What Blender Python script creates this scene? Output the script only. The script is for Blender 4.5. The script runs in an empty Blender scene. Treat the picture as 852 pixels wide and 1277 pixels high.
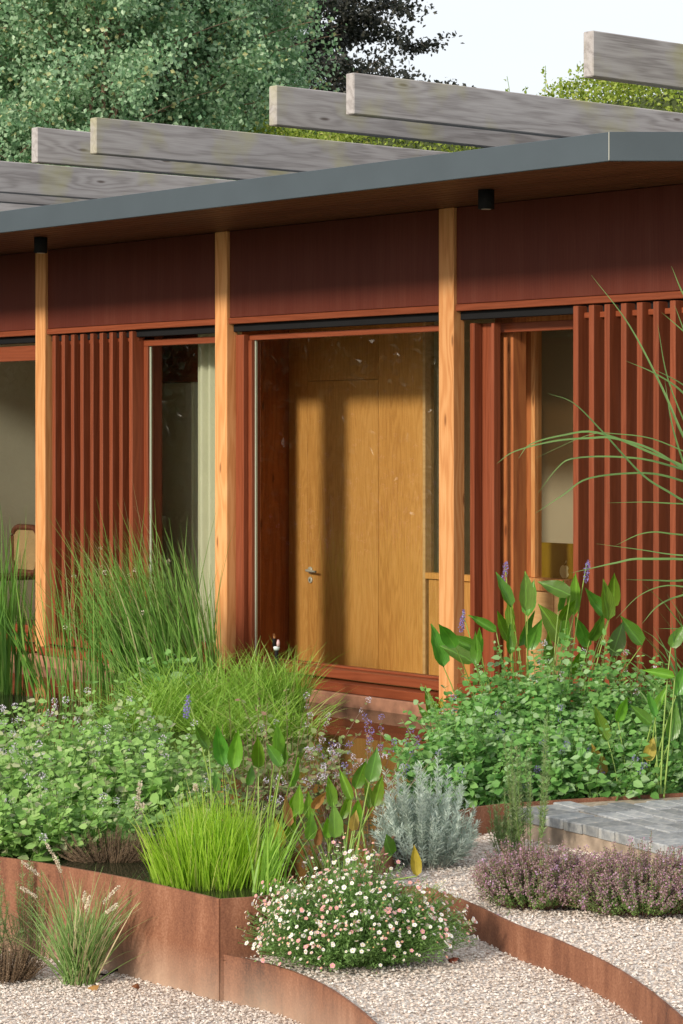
import bpy, math, random
import numpy as np
from mathutils import Vector, Matrix

# ------------------------------------------------------------------ camera, sky, sun
rng = np.random.default_rng(11)
random.seed(11)
sc = bpy.context.scene
COL = sc.collection
F = 3066.0                                   # focal length in pixels of an 852 px wide frame
CAM = np.array([12.0, -10.83, 1.85])
RT = np.array([.6406, .7679, 0.]); FW = np.array([-.7679, .6406, 0.])

cd = bpy.data.cameras.new('camera'); cam = bpy.data.objects.new('camera', cd); COL.objects.link(cam)
cam.location = CAM; cam.rotation_euler = (math.pi / 2, 0, math.atan2(.7679, .6406))
cd.sensor_fit = 'VERTICAL'; cd.sensor_height = 36; cd.lens = F / 1277 * 36
cd.shift_y = -96.5 / 1277
cd.clip_start = .1; cd.clip_end = 2000
sc.camera = cam

EL = math.radians(23); AZ = (.17, -.985)
world = bpy.data.worlds.new('World'); sc.world = world; world.use_nodes = True
nt = world.node_tree; nt.nodes.clear()
wo = nt.nodes.new('ShaderNodeOutputWorld'); bg = nt.nodes.new('ShaderNodeBackground')
sky = nt.nodes.new('ShaderNodeTexSky'); sky.sky_type = 'NISHITA'; sky.sun_disc = False
sky.sun_elevation = EL; sky.sun_rotation = math.atan2(AZ[0], AZ[1]); sky.dust_density = 2.0; sky.air_density = 1.0
tc = nt.nodes.new('ShaderNodeTexCoord'); nz = nt.nodes.new('ShaderNodeTexNoise'); nz.inputs['Scale'].default_value = 2.2
nz.inputs['Detail'].default_value = 6
mp = nt.nodes.new('ShaderNodeMapping'); mp.inputs['Scale'].default_value = (1, 1, 3)
rp = nt.nodes.new('ShaderNodeValToRGB'); rp.color_ramp.elements[0].position = .3; rp.color_ramp.elements[1].position = .75
rp.color_ramp.elements[0].color = (.72, .72, .72, 1); rp.color_ramp.elements[1].color = (.95, .95, .95, 1)
mx = nt.nodes.new('ShaderNodeMix'); mx.data_type = 'RGBA'
mx.inputs[7].default_value = (6.4, 6.5, 6.65, 1)      # thin white cloud
L = nt.links.new
L(tc.outputs['Generated'], mp.inputs[0]); L(mp.outputs[0], nz.inputs['Vector']); L(nz.outputs['Fac'], rp.inputs[0])
L(rp.outputs[0], mx.inputs[0]); L(sky.outputs[0], mx.inputs[6]); L(mx.outputs[2], bg.inputs[0]); L(bg.outputs[0], wo.inputs[0])
bg.inputs[1].default_value = .13
sl = bpy.data.lights.new('sun', 'SUN'); so = bpy.data.objects.new('sun', sl); COL.objects.link(so)
sl.energy = 2.9; sl.angle = math.radians(6.5); sl.color = (1, .9, .76)
sd = Vector((AZ[0] * math.cos(EL), AZ[1] * math.cos(EL), math.sin(EL)))
so.rotation_euler = sd.to_track_quat('Z', 'Y').to_euler()
sc.view_settings.view_transform = 'Standard'; sc.view_settings.look = 'None'
sc.view_settings.exposure = 0.35; sc.view_settings.gamma = 1
sc.cycles.use_denoising = True
sc.cycles.max_bounces = 8; sc.cycles.transparent_max_bounces = 12; sc.cycles.diffuse_bounces = 4; sc.cycles.glossy_bounces = 4
sc.cycles.sample_clamp_indirect = 6

# ------------------------------------------------------------------ measuring helpers (metres from the plan of the photo)
def pd(px, py, D):
    return CAM + RT * ((px - 426) / F * D) + FW * D + np.array([0, 0, (542 - py) / F * D])
def pz(px, py, z):
    return pd(px, py, F * (CAM[2] - z) / (py - 542))
def dep(px, y):
    return (y - CAM[1]) / ((px - 426) / F * RT[1] + FW[1])
def fx(px, y):
    D = dep(px, y); return CAM[0] + RT[0] * (px - 426) / F * D + FW[0] * D
def fz(px, py, y):
    return CAM[2] + (542 - py) / F * dep(px, y)
def inpoly(P, poly):
    poly = np.asarray(poly); x, y = P[:, 0], P[:, 1]; r = np.zeros(len(P), bool)
    j = len(poly) - 1
    for i in range(len(poly)):
        xi, yi = poly[i][:2]; xj, yj = poly[j][:2]
        c = ((yi > y) != (yj > y)) & (x < (xj - xi) * (y - yi) / (yj - yi + 1e-12) + xi)
        r ^= c; j = i
    return r
def project(P):
    d = P - CAM; D = d @ FW; return 426 + F * (d @ RT) / D, 542 - F * d[:, 2] / D

# ------------------------------------------------------------------ mesh helpers
class MB:
    def __init__(s): s.v = []; s.f = []; s.n = 0
    def add(s, v, f):
        v = np.asarray(v, float).reshape(-1, 3); f = np.asarray(f, int)
        s.v.append(v); s.f.append(f + s.n); s.n += len(v); return s
    def box(s, x0, x1, y0, y1, z0, z1, b=.003):
        b = min(b, (x1 - x0) * .3, (y1 - y0) * .3, (z1 - z0) * .3)
        V = []; idx = {}
        for i, sx in enumerate((0, 1)):
            for j, sy in enumerate((0, 1)):
                for k, sz in enumerate((0, 1)):
                    X = (x0, x1)[sx]; Y = (y0, y1)[sy]; Z = (z0, z1)[sz]
                    ix = X + (b, -b)[sx]; iy = Y + (b, -b)[sy]; iz = Z + (b, -b)[sz]
                    for a, p in enumerate(((X, iy, iz), (ix, Y, iz), (ix, iy, Z))):
                        idx[(i, j, k, a)] = len(V); V.append(p)
        q = []
        for a in range(3):
            for e in (0, 1):
                def c(m, n):
                    t = [0, 0, 0]; t[a] = e; o = [w for w in range(3) if w != a]; t[o[0]] = m; t[o[1]] = n
                    return idx[(t[0], t[1], t[2], a)]
                r = [c(0, 0), c(1, 0), c(1, 1), c(0, 1)]
                flip = (e == 0) ^ (a == 1)
                q.append(r[::-1] if flip else r)
        for a in range(3):
            o = [w for w in range(3) if w != a]
            for m in (0, 1):
                for n in (0, 1):
                    def c(e, w):
                        t = [0, 0, 0]; t[a] = e; t[o[0]] = m; t[o[1]] = n
                        return idx[(t[0], t[1], t[2], w)]
                    r = [c(0, o[0]), c(1, o[0]), c(1, o[1]), c(0, o[1])]
                    q.append(r)
        t3 = [[idx[(i, j, k, 0)], idx[(i, j, k, 1)], idx[(i, j, k, 2)], idx[(i, j, k, 2)]] for i in (0, 1) for j in (0, 1) for k in (0, 1)]
        s.add(V, q); s.f.append(np.array([t[:3] for t in t3]) + s.n - len(V)); return s
    def prism(s, poly, z0, z1):
        n = len(poly); p = np.asarray(poly, float)[:, :2]
        if np.sum(p[:, 0] * np.roll(p[:, 1], -1) - np.roll(p[:, 0], -1) * p[:, 1]) < 0: p = p[::-1]
        V = np.vstack([np.c_[p, np.full(n, z0)], np.c_[p, np.full(n, z1)]])
        s.add(V, [[i, (i + 1) % n, n + (i + 1) % n, n + i] for i in range(n)])
        o = s.n - 2 * n
        s.f.append([list(range(o + 2 * n - n, o + 2 * n))]); s.f.append([list(range(o + n - 1, o - 1, -1))]); return s
    def tubes(s, P, rad, k=4):
        # P (n,m,3), rad (m,) or (n,m)
        P = np.asarray(P, float); n, m, _ = P.shape
        rad = np.broadcast_to(np.asarray(rad, float), (n, m))
        T = np.gradient(P, axis=1); T /= np.linalg.norm(T, axis=2, keepdims=True) + 1e-9
        up = np.where(np.abs(T[..., 2:3]) > .9, np.array([1., 0, 0]), np.array([0, 0, 1.]))
        A = np.cross(T, up); A /= np.linalg.norm(A, axis=2, keepdims=True) + 1e-9; B = np.cross(T, A)
        an = np.arange(k) / k * 2 * math.pi
        V = P[:, :, None] + rad[..., None, None] * (A[:, :, None] * np.cos(an)[:, None] + B[:, :, None] * np.sin(an)[:, None])
        i = np.arange(n)[:, None, None] * m * k; j = np.arange(m - 1)[None, :, None] * k; a = np.arange(k)[None, None, :]
        a2 = (a + 1) % k
        f = np.stack([i + j + a, i + j + a2, i + j + k + a2, i + j + k + a], -1).reshape(-1, 4)
        return s.add(V.reshape(-1, 3), f)
    def ribbons(s, P, W, side):
        # P (n,m,3) centre lines, W (n,m) half widths, side (n,m,3)
        n, m, _ = P.shape
        Lf = P - side * W[..., None]; Rt = P + side * W[..., None]
        V = np.stack([Lf, Rt], 2).reshape(-1, 3)
        i = np.arange(n)[:, None] * m * 2; j = np.arange(m - 1)[None, :] * 2; o = (i + j).reshape(-1)
        return s.add(V, np.stack([o, o + 1, o + 3, o + 2], -1))
    def mesh(s, name, mat, smooth=False):
        me = bpy.data.meshes.new(name)
        V = np.vstack(s.v)
        counts = []; loops = []
        for f in s.f:
            f = np.asarray(f)
            counts.append(np.full(len(f), f.shape[1])); loops.append(f.reshape(-1))
        counts = np.concatenate(counts); loops = np.concatenate(loops)
        me.vertices.add(len(V)); me.vertices.foreach_set('co', V.astype(np.float32).ravel())
        me.loops.add(len(loops)); me.loops.foreach_set('vertex_index', loops.astype(np.int32))
        me.polygons.add(len(counts))
        st = np.concatenate([[0], np.cumsum(counts)[:-1]])
        me.polygons.foreach_set('loop_start', st.astype(np.int32)); me.polygons.foreach_set('loop_total', counts.astype(np.int32))
        me.polygons.foreach_set('use_smooth', np.full(len(counts), bool(smooth)))
        me.update(calc_edges=True); me.validate()
        if mat: me.materials.append(mat)
        return me
    def build(s, name, mat, parent=None, smooth=False, kind=None):
        return link(name, s.mesh(name, mat, smooth), parent, kind)
def link(name, me, parent=None, kind=None):
    o = bpy.data.objects.new(name, me); COL.objects.link(o)
    if parent:
        o.parent = parent
        o.matrix_parent_inverse = Matrix.Translation(-Vector(parent.location))
    if kind: o['kind'] = kind
    return o
def tag(o, label, cat, group=None):
    o['label'] = label; o['category'] = cat
    if group: o['group'] = group
    return o
def thing(name, label, cat, loc=(0, 0, 0), group=None):
    o = bpy.data.objects.new(name, None); COL.objects.link(o); o.location = [float(a) for a in loc]; o.empty_display_size = .1
    return tag(o, label, cat, group)
def bx(name, mat, parent, x0, x1, y0, y1, z0, z1, b=.003):
    return MB().box(x0, x1, y0, y1, z0, z1, b).build(name, mat, parent)

# ------------------------------------------------------------------ materials
def newmat(name):
    m = bpy.data.materials.new(name); m.use_nodes = True; t = m.node_tree
    return m, t, t.nodes['Principled BSDF'], t.links.new
def N(t, typ, **kw):
    n = t.nodes.new('ShaderNode' + typ)
    for k, v in kw.items():
        if k.startswith('_'): setattr(n, k[1:], v)
        else: n.inputs[k].default_value = v
    return n
def ramp(t, stops):
    r = t.nodes.new('ShaderNodeValToRGB'); e = r.color_ramp.elements
    while len(e) < len(stops): e.new(.5)
    for x, (p, c) in zip(e, stops): x.position = p; x.color = (*c, 1)
    return r
def mixc(t, a, b, fac, mode='MIX'):
    m = t.nodes.new('ShaderNodeMix'); m.data_type = 'RGBA'; m.blend_type = mode
    for i, s in ((6, a), (7, b), (0, fac)):
        if hasattr(s, 'is_linked') or isinstance(s, bpy.types.NodeSocket): t.links.new(s, m.inputs[i])
        elif i == 0: m.inputs[0].default_value = s
        else: m.inputs[i].default_value = (*s, 1)
    return m.outputs[2]
def math_(t, op, a, b=None, c=None):
    m = t.nodes.new('ShaderNodeMath'); m.operation = op
    for i, s in enumerate((a, b, c)):
        if s is None: continue
        if isinstance(s, bpy.types.NodeSocket): t.links.new(s, m.inputs[i])
        else: m.inputs[i].default_value = s
    return m.outputs[0]
def bump(t, bs, h, strength, dist):
    b = t.nodes.new('ShaderNodeBump'); b.inputs['Strength'].default_value = strength; b.inputs['Distance'].default_value = dist
    t.links.new(h, b.inputs['Height']); t.links.new(b.outputs[0], bs.inputs['Normal'])
def plain(name, c, rough=.6, spec=.5, metal=0, var=.12, scale=6., bmp=.0):
    m, t, b, l = newmat(name)
    tcn = N(t, 'TexCoord'); nz = N(t, 'TexNoise', Scale=scale, Detail=6); l(tcn.outputs['Object'], nz.inputs['Vector'])
    r = ramp(t, [(.3, tuple(x * (1 - var) for x in c)), (.7, tuple(min(1, x * (1 + var)) for x in c))]); l(nz.outputs['Fac'], r.inputs[0])
    l(r.outputs[0], b.inputs['Base Color']); b.inputs['Roughness'].default_value = rough
    b.inputs['Specular IOR Level'].default_value = spec; b.inputs['Metallic'].default_value = metal
    if bmp: bump(t, b, nz.outputs['Fac'], .4, bmp)
    return m
def wood(name, dark, mid, light, axis='z', grain=45., knots=.5, rough=.6, stain=None, bmp=.002, wobble=1.0, knot_col=None, ringw=.2):
    """boards: grain along `axis`, bending round knots; every object gets its own cut of the tree"""
    m, t, b, l = newmat(name)
    tcn = N(t, 'TexCoord'); oi = N(t, 'ObjectInfo')
    off = N(t, 'VectorMath', _operation='SCALE'); cmb = N(t, 'CombineXYZ')
    for i in range(3): l(math_(t, 'MULTIPLY', oi.outputs['Random'], (37., 53., 71.)[i]), cmb.inputs[i])
    add = N(t, 'VectorMath', _operation='ADD'); l(tcn.outputs['Object'], add.inputs[0]); l(cmb.outputs[0], add.inputs[1])
    sp = N(t, 'SeparateXYZ'); l(add.outputs[0], sp.inputs[0])
    o = {'x': (0, 1, 2), 'y': (1, 0, 2), 'z': (2, 0, 1)}[axis]
    al = sp.outputs[o[0]]
    acr = math_(t, 'ADD', sp.outputs[o[1]], sp.outputs[o[2]])
    pv = N(t, 'CombineXYZ'); l(math_(t, 'MULTIPLY', al, .12), pv.inputs[0]); l(sp.outputs[o[1]], pv.inputs[1]); l(sp.outputs[o[2]], pv.inputs[2])
    n1 = N(t, 'TexNoise', Scale=7., Detail=3); l(pv.outputs[0], n1.inputs['Vector'])
    kv = N(t, 'CombineXYZ'); l(math_(t, 'MULTIPLY', al, .55), kv.inputs[0]); l(math_(t, 'MULTIPLY', acr, 2.2), kv.inputs[1])
    vo = N(t, 'TexVoronoi', Scale=1.6, _voronoi_dimensions='2D'); l(kv.outputs[0], vo.inputs['Vector'])
    d = vo.outputs['Distance']
    bend = math_(t, 'MULTIPLY', math_(t, 'POWER', math_(t, 'MAXIMUM', math_(t, 'SUBTRACT', 1., math_(t, 'MULTIPLY', d, 2.2)), 0.), 2.), 5. * knots)
    ph = math_(t, 'ADD', math_(t, 'ADD', math_(t, 'MULTIPLY', acr, grain), math_(t, 'MULTIPLY', n1.outputs['Fac'], 14. * wobble)), bend)
    ring = math_(t, 'MULTIPLY_ADD', math_(t, 'SINE', math_(t, 'MULTIPLY', ph, 2.6)), .5, .5)
    fv = N(t, 'CombineXYZ'); l(math_(t, 'MULTIPLY', al, 5.), fv.inputs[0]); l(math_(t, 'MULTIPLY', sp.outputs[o[1]], 160.), fv.inputs[1]); l(math_(t, 'MULTIPLY', sp.outputs[o[2]], 160.), fv.inputs[2])
    fi = N(t, 'TexNoise', Scale=1., Detail=3); l(fv.outputs[0], fi.inputs['Vector'])
    big = N(t, 'TexNoise', Scale=2.3, Detail=2); l(pv.outputs[0], big.inputs['Vector'])
    val = math_(t, 'ADD', math_(t, 'MULTIPLY', ring, ringw), math_(t, 'ADD', math_(t, 'MULTIPLY', fi.outputs['Fac'], .45), math_(t, 'MULTIPLY', big.outputs['Fac'], .55 - ringw * .5)))
    r = ramp(t, [(.3, dark), (.55, mid), (.85, light)]); l(val, r.inputs[0]); c = r.outputs[0]
    kr = ramp(t, [(.018, (1, 1, 1)), (.045, (0, 0, 0))]); l(d, kr.inputs[0])
    if knots > 0: c = mixc(t, c, knot_col or tuple(x * .45 for x in dark), math_(t, 'MULTIPLY', kr.outputs[0], .8))
    hs = N(t, 'HueSaturation'); l(c, hs.inputs['Color']); l(math_(t, 'MULTIPLY_ADD', oi.outputs['Random'], .22, .89), hs.inputs['Value']); c = hs.outputs[0]
    if stain:
        sn = N(t, 'TexNoise', Scale=2.4, Detail=5); l(add.outputs[0], sn.inputs['Vector'])
        sr = ramp(t, [(.52, (0, 0, 0)), (.7, (1, 1, 1))]); l(sn.outputs['Fac'], sr.inputs[0])
        c = mixc(t, c, stain, math_(t, 'MULTIPLY', sr.outputs[0], .55))
    l(c, b.inputs['Base Color']); b.inputs['Roughness'].default_value = rough; b.inputs['Specular IOR Level'].default_value = .2
    bump(t, b, val, .35, bmp)
    return m
def leafmat(name, c1, c2, c3=None, p3=.06, rough=.45, trans=.32, spec=.35, veins=False):
    m, t, b, l = newmat(name)
    g = N(t, 'NewGeometry')
    st = [(0, c1), (.5, tuple((a + d) / 2 for a, d in zip(c1, c2))), (1 - p3 if c3 else 1, c2)]
    if c3: st.append((1 - p3 * .6, c3))
    r = ramp(t, st); l(g.outputs['Random Per Island'], r.inputs[0])
    tcn = N(t, 'TexCoord'); nz = N(t, 'TexNoise', Scale=5., Detail=3); l(tcn.outputs['Object'], nz.inputs['Vector'])
    hs = N(t, 'HueSaturation'); l(r.outputs[0], hs.inputs['Color']); l(math_(t, 'MULTIPLY_ADD', nz.outputs['Fac'], .7, .65), hs.inputs['Value'])
    if veins:
        oi = N(t, 'ObjectInfo'); sp = N(t, 'SeparateXYZ'); l(tcn.outputs['Object'], sp.inputs[0])
        ax = math_(t, 'ABSOLUTE', sp.outputs[0]); w = math_(t, 'SINE', math_(t, 'MULTIPLY', math_(t, 'ADD', ax, math_(t, 'MULTIPLY', sp.outputs[2], .04)), 190.))
        n2 = N(t, 'TexNoise', Scale=7., Detail=5); l(tcn.outputs['Object'], n2.inputs['Vector'])
        vv = math_(t, 'MULTIPLY', math_(t, 'ADD', math_(t, 'MULTIPLY', w, .10), math_(t, 'ADD', math_(t, 'MULTIPLY', oi.outputs['Random'], .45), .55)), math_(t, 'ADD', math_(t, 'MULTIPLY', nz.outputs['Fac'], .5), .8)); l(vv, hs.inputs['Value'])
        l(math_(t, 'MULTIPLY_ADD', oi.outputs['Random'], .035, .475), hs.inputs['Hue'])
        rib = ramp(t, [(.0, (1, 1, 1)), (.022, (0, 0, 0))]); l(ax, rib.inputs[0])
        sp_ = ramp(t, [(.64, (0, 0, 0)), (.70, (1, 1, 1))]); l(n2.outputs['Fac'], sp_.inputs[0])
        cc = mixc(t, mixc(t, hs.outputs[0], tuple(min(1, x * 1.6) for x in c2), math_(t, 'MULTIPLY', rib.outputs[0], .5)), (.30, .22, .07), math_(t, 'MULTIPLY', sp_.outputs[0], .6))
        h3 = N(t, 'HueSaturation'); l(cc, h3.inputs['Color']); hs = h3
        bump(t, b, w, .15, .004)
    l(hs.outputs[0], b.inputs['Base Color']); b.inputs['Roughness'].default_value = rough; b.inputs['Specular IOR Level'].default_value = spec
    tr = N(t, 'BsdfTranslucent')
    h2 = N(t, 'HueSaturation', Saturation=1.15, Value=1.15); l(hs.outputs[0], h2.inputs['Color']); l(h2.outputs[0], tr.inputs[0])
    ms = N(t, 'MixShader', Fac=trans); l(b.outputs[0], ms.inputs[1]); l(tr.outputs[0], ms.inputs[2])
    l(ms.outputs[0], t.nodes['Material Output'].inputs[0])
    return m

M = {}
M['post'] = wood('douglas_fir', (.50, .20, .068), (.64, .295, .11), (.74, .40, .175), 'z', 40, .7, .5, ringw=.24)
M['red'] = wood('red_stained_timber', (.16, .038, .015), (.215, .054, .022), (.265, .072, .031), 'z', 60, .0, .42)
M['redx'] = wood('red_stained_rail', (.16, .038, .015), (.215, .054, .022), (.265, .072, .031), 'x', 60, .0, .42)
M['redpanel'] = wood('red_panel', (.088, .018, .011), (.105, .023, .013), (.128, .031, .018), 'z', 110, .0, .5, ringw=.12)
def weather(m, col, amount):
    t = m.node_tree; b = t.nodes['Principled BSDF']; src = b.inputs['Base Color'].links[0].from_socket
    tcn = N(t, 'TexCoord'); mpp = N(t, 'Mapping'); mpp.inputs['Scale'].default_value = (9, 9, .5); t.links.new(tcn.outputs['Object'], mpp.inputs[0])
    nz = N(t, 'TexNoise', Scale=1.6, Detail=7, Roughness=.65); t.links.new(mpp.outputs[0], nz.inputs['Vector'])
    r = ramp(t, [(.45, (0, 0, 0)), (.75, (1, 1, 1))]); t.links.new(nz.outputs['Fac'], r.inputs[0])
    t.links.new(mixc(t, src, col, math_(t, 'MULTIPLY', r.outputs[0], amount)), b.inputs['Base Color'])
weather(M['redpanel'], (.15, .05, .034), .35); weather(M['red'], (.30, .11, .07), .3)
M['oak'] = wood('oak_boards', (.40, .175, .043), (.56, .275, .075), (.68, .365, .12), 'z', 18, .0, .42, wobble=2.2, bmp=.0006, ringw=.14)
M['cedar'] = wood('red_brown_boards', (.26, .08, .03), (.38, .13, .045), (.47, .18, .06), 'z', 34, .8, .5)
M['pale'] = wood('pale_ply', (.48, .28, .12), (.58, .36, .16), (.66, .43, .21), 'x', 20, .0, .5)
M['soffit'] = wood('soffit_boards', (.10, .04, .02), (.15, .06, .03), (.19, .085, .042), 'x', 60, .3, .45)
M['beam'] = wood('weathered_beam', (.21, .19, .185), (.37, .345, .34), (.49, .465, .46), 'y', 22, 1.1, .8, ringw=.2, stain=(.40, .38, .15), bmp=.004, knot_col=(.10, .075, .065))
M['zinc'] = plain('grey_metal_edge', (.06, .078, .092), .5, .35, 0, .06, 3)
M['black'] = plain('black_metal', (.009, .009, .01), .75, .2)
M['seal'] = plain('pale_glazing_seal', (.42, .47, .37), .5, var=.05)
M['plaster'] = plain('pale_plaster', (.80, .78, .60), .85, .2, 0, .04, 2)
M['plaster2'] = plain('grey_green_plaster', (.70, .72, .60), .85, .2, 0, .04, 2)
M['roomw'] = plain('warm_room_wall', (.40, .34, .25), .85, .2, 0, .04, 2)
M['ceiling'] = plain('ceiling_paint', (.5, .44, .36), .8, .2)
M['floorm'] = wood('floor_boards', (.22, .12, .06), (.30, .17, .09), (.36, .22, .12), 'x', 30, .2, .5)
M['plinth'] = plain('rendered_plinth', (.30, .145, .09), .8, .25, 0, .4, 9, .004)
M['steel'] = plain('brushed_steel', (.55, .54, .47), .35, .6, .25, .05)
M['curtain'] = plain('pale_curtain', (.62, .63, .48), .9, .1, 0, .05, 3)
M['chairw'] = wood('dark_chair_wood', (.09, .03, .018), (.14, .05, .028), (.2, .075, .04), 'z', 60, 0, .35)
M['cane'] = plain('woven_cane', (.55, .36, .17), .6)
M['gold'] = plain('gold_metal', (.24, .14, .008), .4, .4, 0, .05)
M['palegold'] = plain('pale_gold', (.88, .78, .46), .3, .5, .3, .03)
M['soil'] = plain('dark_soil', (.05, .035, .024), .95, .1, 0, .4, 14, .02)
M['concrete'] = plain('rough_concrete', (.33, .26, .2), .9, .2, 0, .35, 12, .01)

def glassmat():
    m, t, b, l = newmat('window_glass'); t.nodes.remove(b)
    fr = N(t, 'Fresnel', IOR=1.55); gl = N(t, 'BsdfGlossy', Roughness=0.0); tr = N(t, 'BsdfTransparent'); tr.inputs[0].default_value = (.93, .95, .92, 1)
    fac = math_(t, 'MULTIPLY', fr.outputs[0], 1.9)
    tcn = N(t, 'TexCoord'); nz = N(t, 'TexNoise', Scale=1.3, Detail=2); l(tcn.outputs['Object'], nz.inputs['Vector'])
    bm = N(t, 'Bump', Strength=.05, Distance=.01); l(nz.outputs['Fac'], bm.inputs['Height']); l(bm.outputs[0], gl.inputs['Normal'])
    ms = N(t, 'MixShader'); l(fac, ms.inputs[0]); l(tr.outputs[0], ms.inputs[1]); l(gl.outputs[0], ms.inputs[2]); l(ms.outputs[0], t.nodes['Material Output'].inputs[0])
    return m
M['glass'] = glassmat()
def watermat():
    m, t, b, l = newmat('pond_water_surface')
    b.inputs['Base Color'].default_value = (.022, .024, .012, 1); b.inputs['Roughness'].default_value = .03; b.inputs['IOR'].default_value = 1.33
    tcn = N(t, 'TexCoord'); nz = N(t, 'TexNoise', Scale=5.5, Detail=3); l(tcn.outputs['Object'], nz.inputs['Vector'])
    bump(t, b, nz.outputs['Fac'], .05, .01); return m
M['water'] = watermat()
def cortenmat():
    m, t, b, l = newmat('rusted_steel'); tcn = N(t, 'TexCoord')
    mpp = N(t, 'Mapping'); mpp.inputs['Scale'].default_value = (1, 1, .22); l(tcn.outputs['Object'], mpp.inputs[0])
    n1 = N(t, 'TexNoise', Scale=5., Detail=9, Roughness=.72); l(mpp.outputs[0], n1.inputs['Vector'])
    n2 = N(t, 'TexNoise', Scale=130., Detail=4); l(tcn.outputs['Object'], n2.inputs['Vector'])
    v = math_(t, 'ADD', math_(t, 'MULTIPLY', n1.outputs['Fac'], .7), math_(t, 'MULTIPLY', n2.outputs['Fac'], .3))
    r = ramp(t, [(.33, (.075, .033, .022)), (.44, (.17, .07, .04)), (.54, (.25, .108, .06)), (.66, (.36, .185, .115))]); l(v, r.inputs[0])
    sp = N(t, 'SeparateXYZ'); l(tcn.outputs['Object'], sp.inputs[0])
    n3 = N(t, 'TexNoise', Scale=4., Detail=5); l(tcn.outputs['Object'], n3.inputs['Vector'])
    dust = math_(t, 'MULTIPLY', math_(t, 'SUBTRACT', 1., math_(t, 'MINIMUM', math_(t, 'MULTIPLY', math_(t, 'ADD', sp.outputs[2], .38), 5.), 1.)), n3.outputs['Fac'])
    dust.node.use_clamp = True
    l(mixc(t, r.outputs[0], (.52, .40, .30), math_(t, 'MULTIPLY', dust, .9)), b.inputs['Base Color']); b.inputs['Roughness'].default_value = .75; b.inputs['Specular IOR Level'].default_value = .25
    bump(t, b, v, .3, .003); return m
M['corten'] = cortenmat()
def gravelmat(name, per_island):
    m, t, b, l = newmat(name)
    cols = [(0, (.40, .33, .28)), (.2, (.56, .47, .40)), (.5, (.65, .56, .49)), (.75, (.71, .645, .58)), (.93, (.78, .74, .69)), (1, (.50, .43, .39))]
    r = ramp(t, cols)
    if per_island:
        g = N(t, 'NewGeometry'); l(g.outputs['Random Per Island'], r.inputs[0])
    else:
        tcn = N(t, 'TexCoord'); vo = N(t, 'TexVoronoi', Scale=75.); l(tcn.outputs['Object'], vo.inputs['Vector'])
        sp = N(t, 'SeparateColor'); l(vo.outputs['Color'], sp.inputs[0]); l(sp.outputs[0], r.inputs[0])
        bump(t, b, math_(t, 'SUBTRACT', 1., vo.outputs['Distance']), .8, .012)
    l(r.outputs[0], b.inputs['Base Color']); b.inputs['Roughness'].default_value = .85; b.inputs['Specular IOR Level'].default_value = .2
    return m
M['gravel'] = gravelmat('gravel_bed', False); M['stone'] = gravelmat('gravel_stones', True)
def pavermat():
    m, t, b, l = newmat('slate_block'); tcn = N(t, 'TexCoord'); oi = N(t, 'ObjectInfo')
    n1 = N(t, 'TexNoise', Scale=22., Detail=7, Roughness=.65); l(tcn.outputs['Object'], n1.inputs['Vector'])
    r = ramp(t, [(.3, (.17, .18, .19)), (.5, (.28, .29, .295)), (.62, (.36, .36, .345)), (.72, (.5, .45, .37))]); l(n1.outputs['Fac'], r.inputs[0])
    hs = N(t, 'HueSaturation'); l(r.outputs[0], hs.inputs['Color']); l(math_(t, 'MULTIPLY_ADD', oi.outputs['Random'], .6, .72), hs.inputs['Value'])
    l(hs.outputs[0], b.inputs['Base Color']); b.inputs['Roughness'].default_value = .7; bump(t, b, n1.outputs['Fac'], .5, .006); return m
M['paver'] = pavermat()
M['bark'] = plain('brown_bark', (.16, .11, .085), .9, .1, 0, .4, 8, .01)
M['birchbark'] = plain('birch_bark', (.30, .19, .14), .8, .2, 0, .5, 9, .006)
M['grass'] = plain('lawn_grass', (.06, .10, .03), .9, .1, 0, .3, 3)
# leaves
M['l_birch'] = leafmat('birch_leaves', (.14, .29, .135), (.42, .58, .36), (.52, .52, .24), .06, .4, .3, .5)
M['l_beech'] = leafmat('dark_beech_leaves', (.018, .024, .02), (.05, .05, .038), None, trans=.2)
M['l_laurel'] = leafmat('laurel_leaves', (.02, .05, .02), (.05, .10, .04), None, rough=.3, trans=.2)
M['l_hedge'] = leafmat('hedge_leaves', (.20, .29, .04), (.38, .46, .09), (.48, .48, .15), .1)
M['l_mint'] = leafmat('mint_leaves', (.11, .28, .06), (.23, .44, .12), (.30, .46, .22), .25, .55, .3, .3)
M['l_mint2'] = leafmat('water_mint_leaves', (.16, .33, .065), (.33, .52, .16), (.42, .46, .26), .14, .55, .3, .3)
M['l_sparse'] = leafmat('faded_mint_leaves', (.15, .22, .06), (.28, .35, .13), (.30, .18, .12), .18, .55, .3)
M['l_rush'] = leafmat('rush_blades', (.12, .28, .045), (.25, .43, .10), (.42, .42, .2), .1, .45, .25)
M['l_mat'] = leafmat('sedge_blades', (.20, .40, .045), (.36, .56, .11), (.42, .46, .16), .08, .45, .3)
M['l_lime'] = leafmat('lime_blades', (.23, .43, .025), (.38, .56, .07), (.5, .53, .16), .08, .45, .35)
M['l_reed'] = leafmat('reed_blades', (.08, .18, .05), (.16, .28, .08), (.4, .36, .2), .04, .4, .25)
M['l_cat'] = leafmat('cattail_blades', (.11, .27, .04), (.23, .40, .08), (.3, .26, .1), .08, .45, .25)
M['l_pick'] = leafmat('pickerel_leaf', (.13, .33, .03), (.22, .45, .055), None, rough=.33, trans=.34, spec=.5, veins=True)
M['l_pickd'] = leafmat('pickerel_leaf_deep', (.085, .26, .03), (.14, .34, .045), None, rough=.3, trans=.3, spec=.5, veins=True)
M['l_picky'] = leafmat('pickerel_leaf_yellow', (.42, .34, .05), (.5, .38, .07), None, rough=.5, trans=.35, veins=True)
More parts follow.
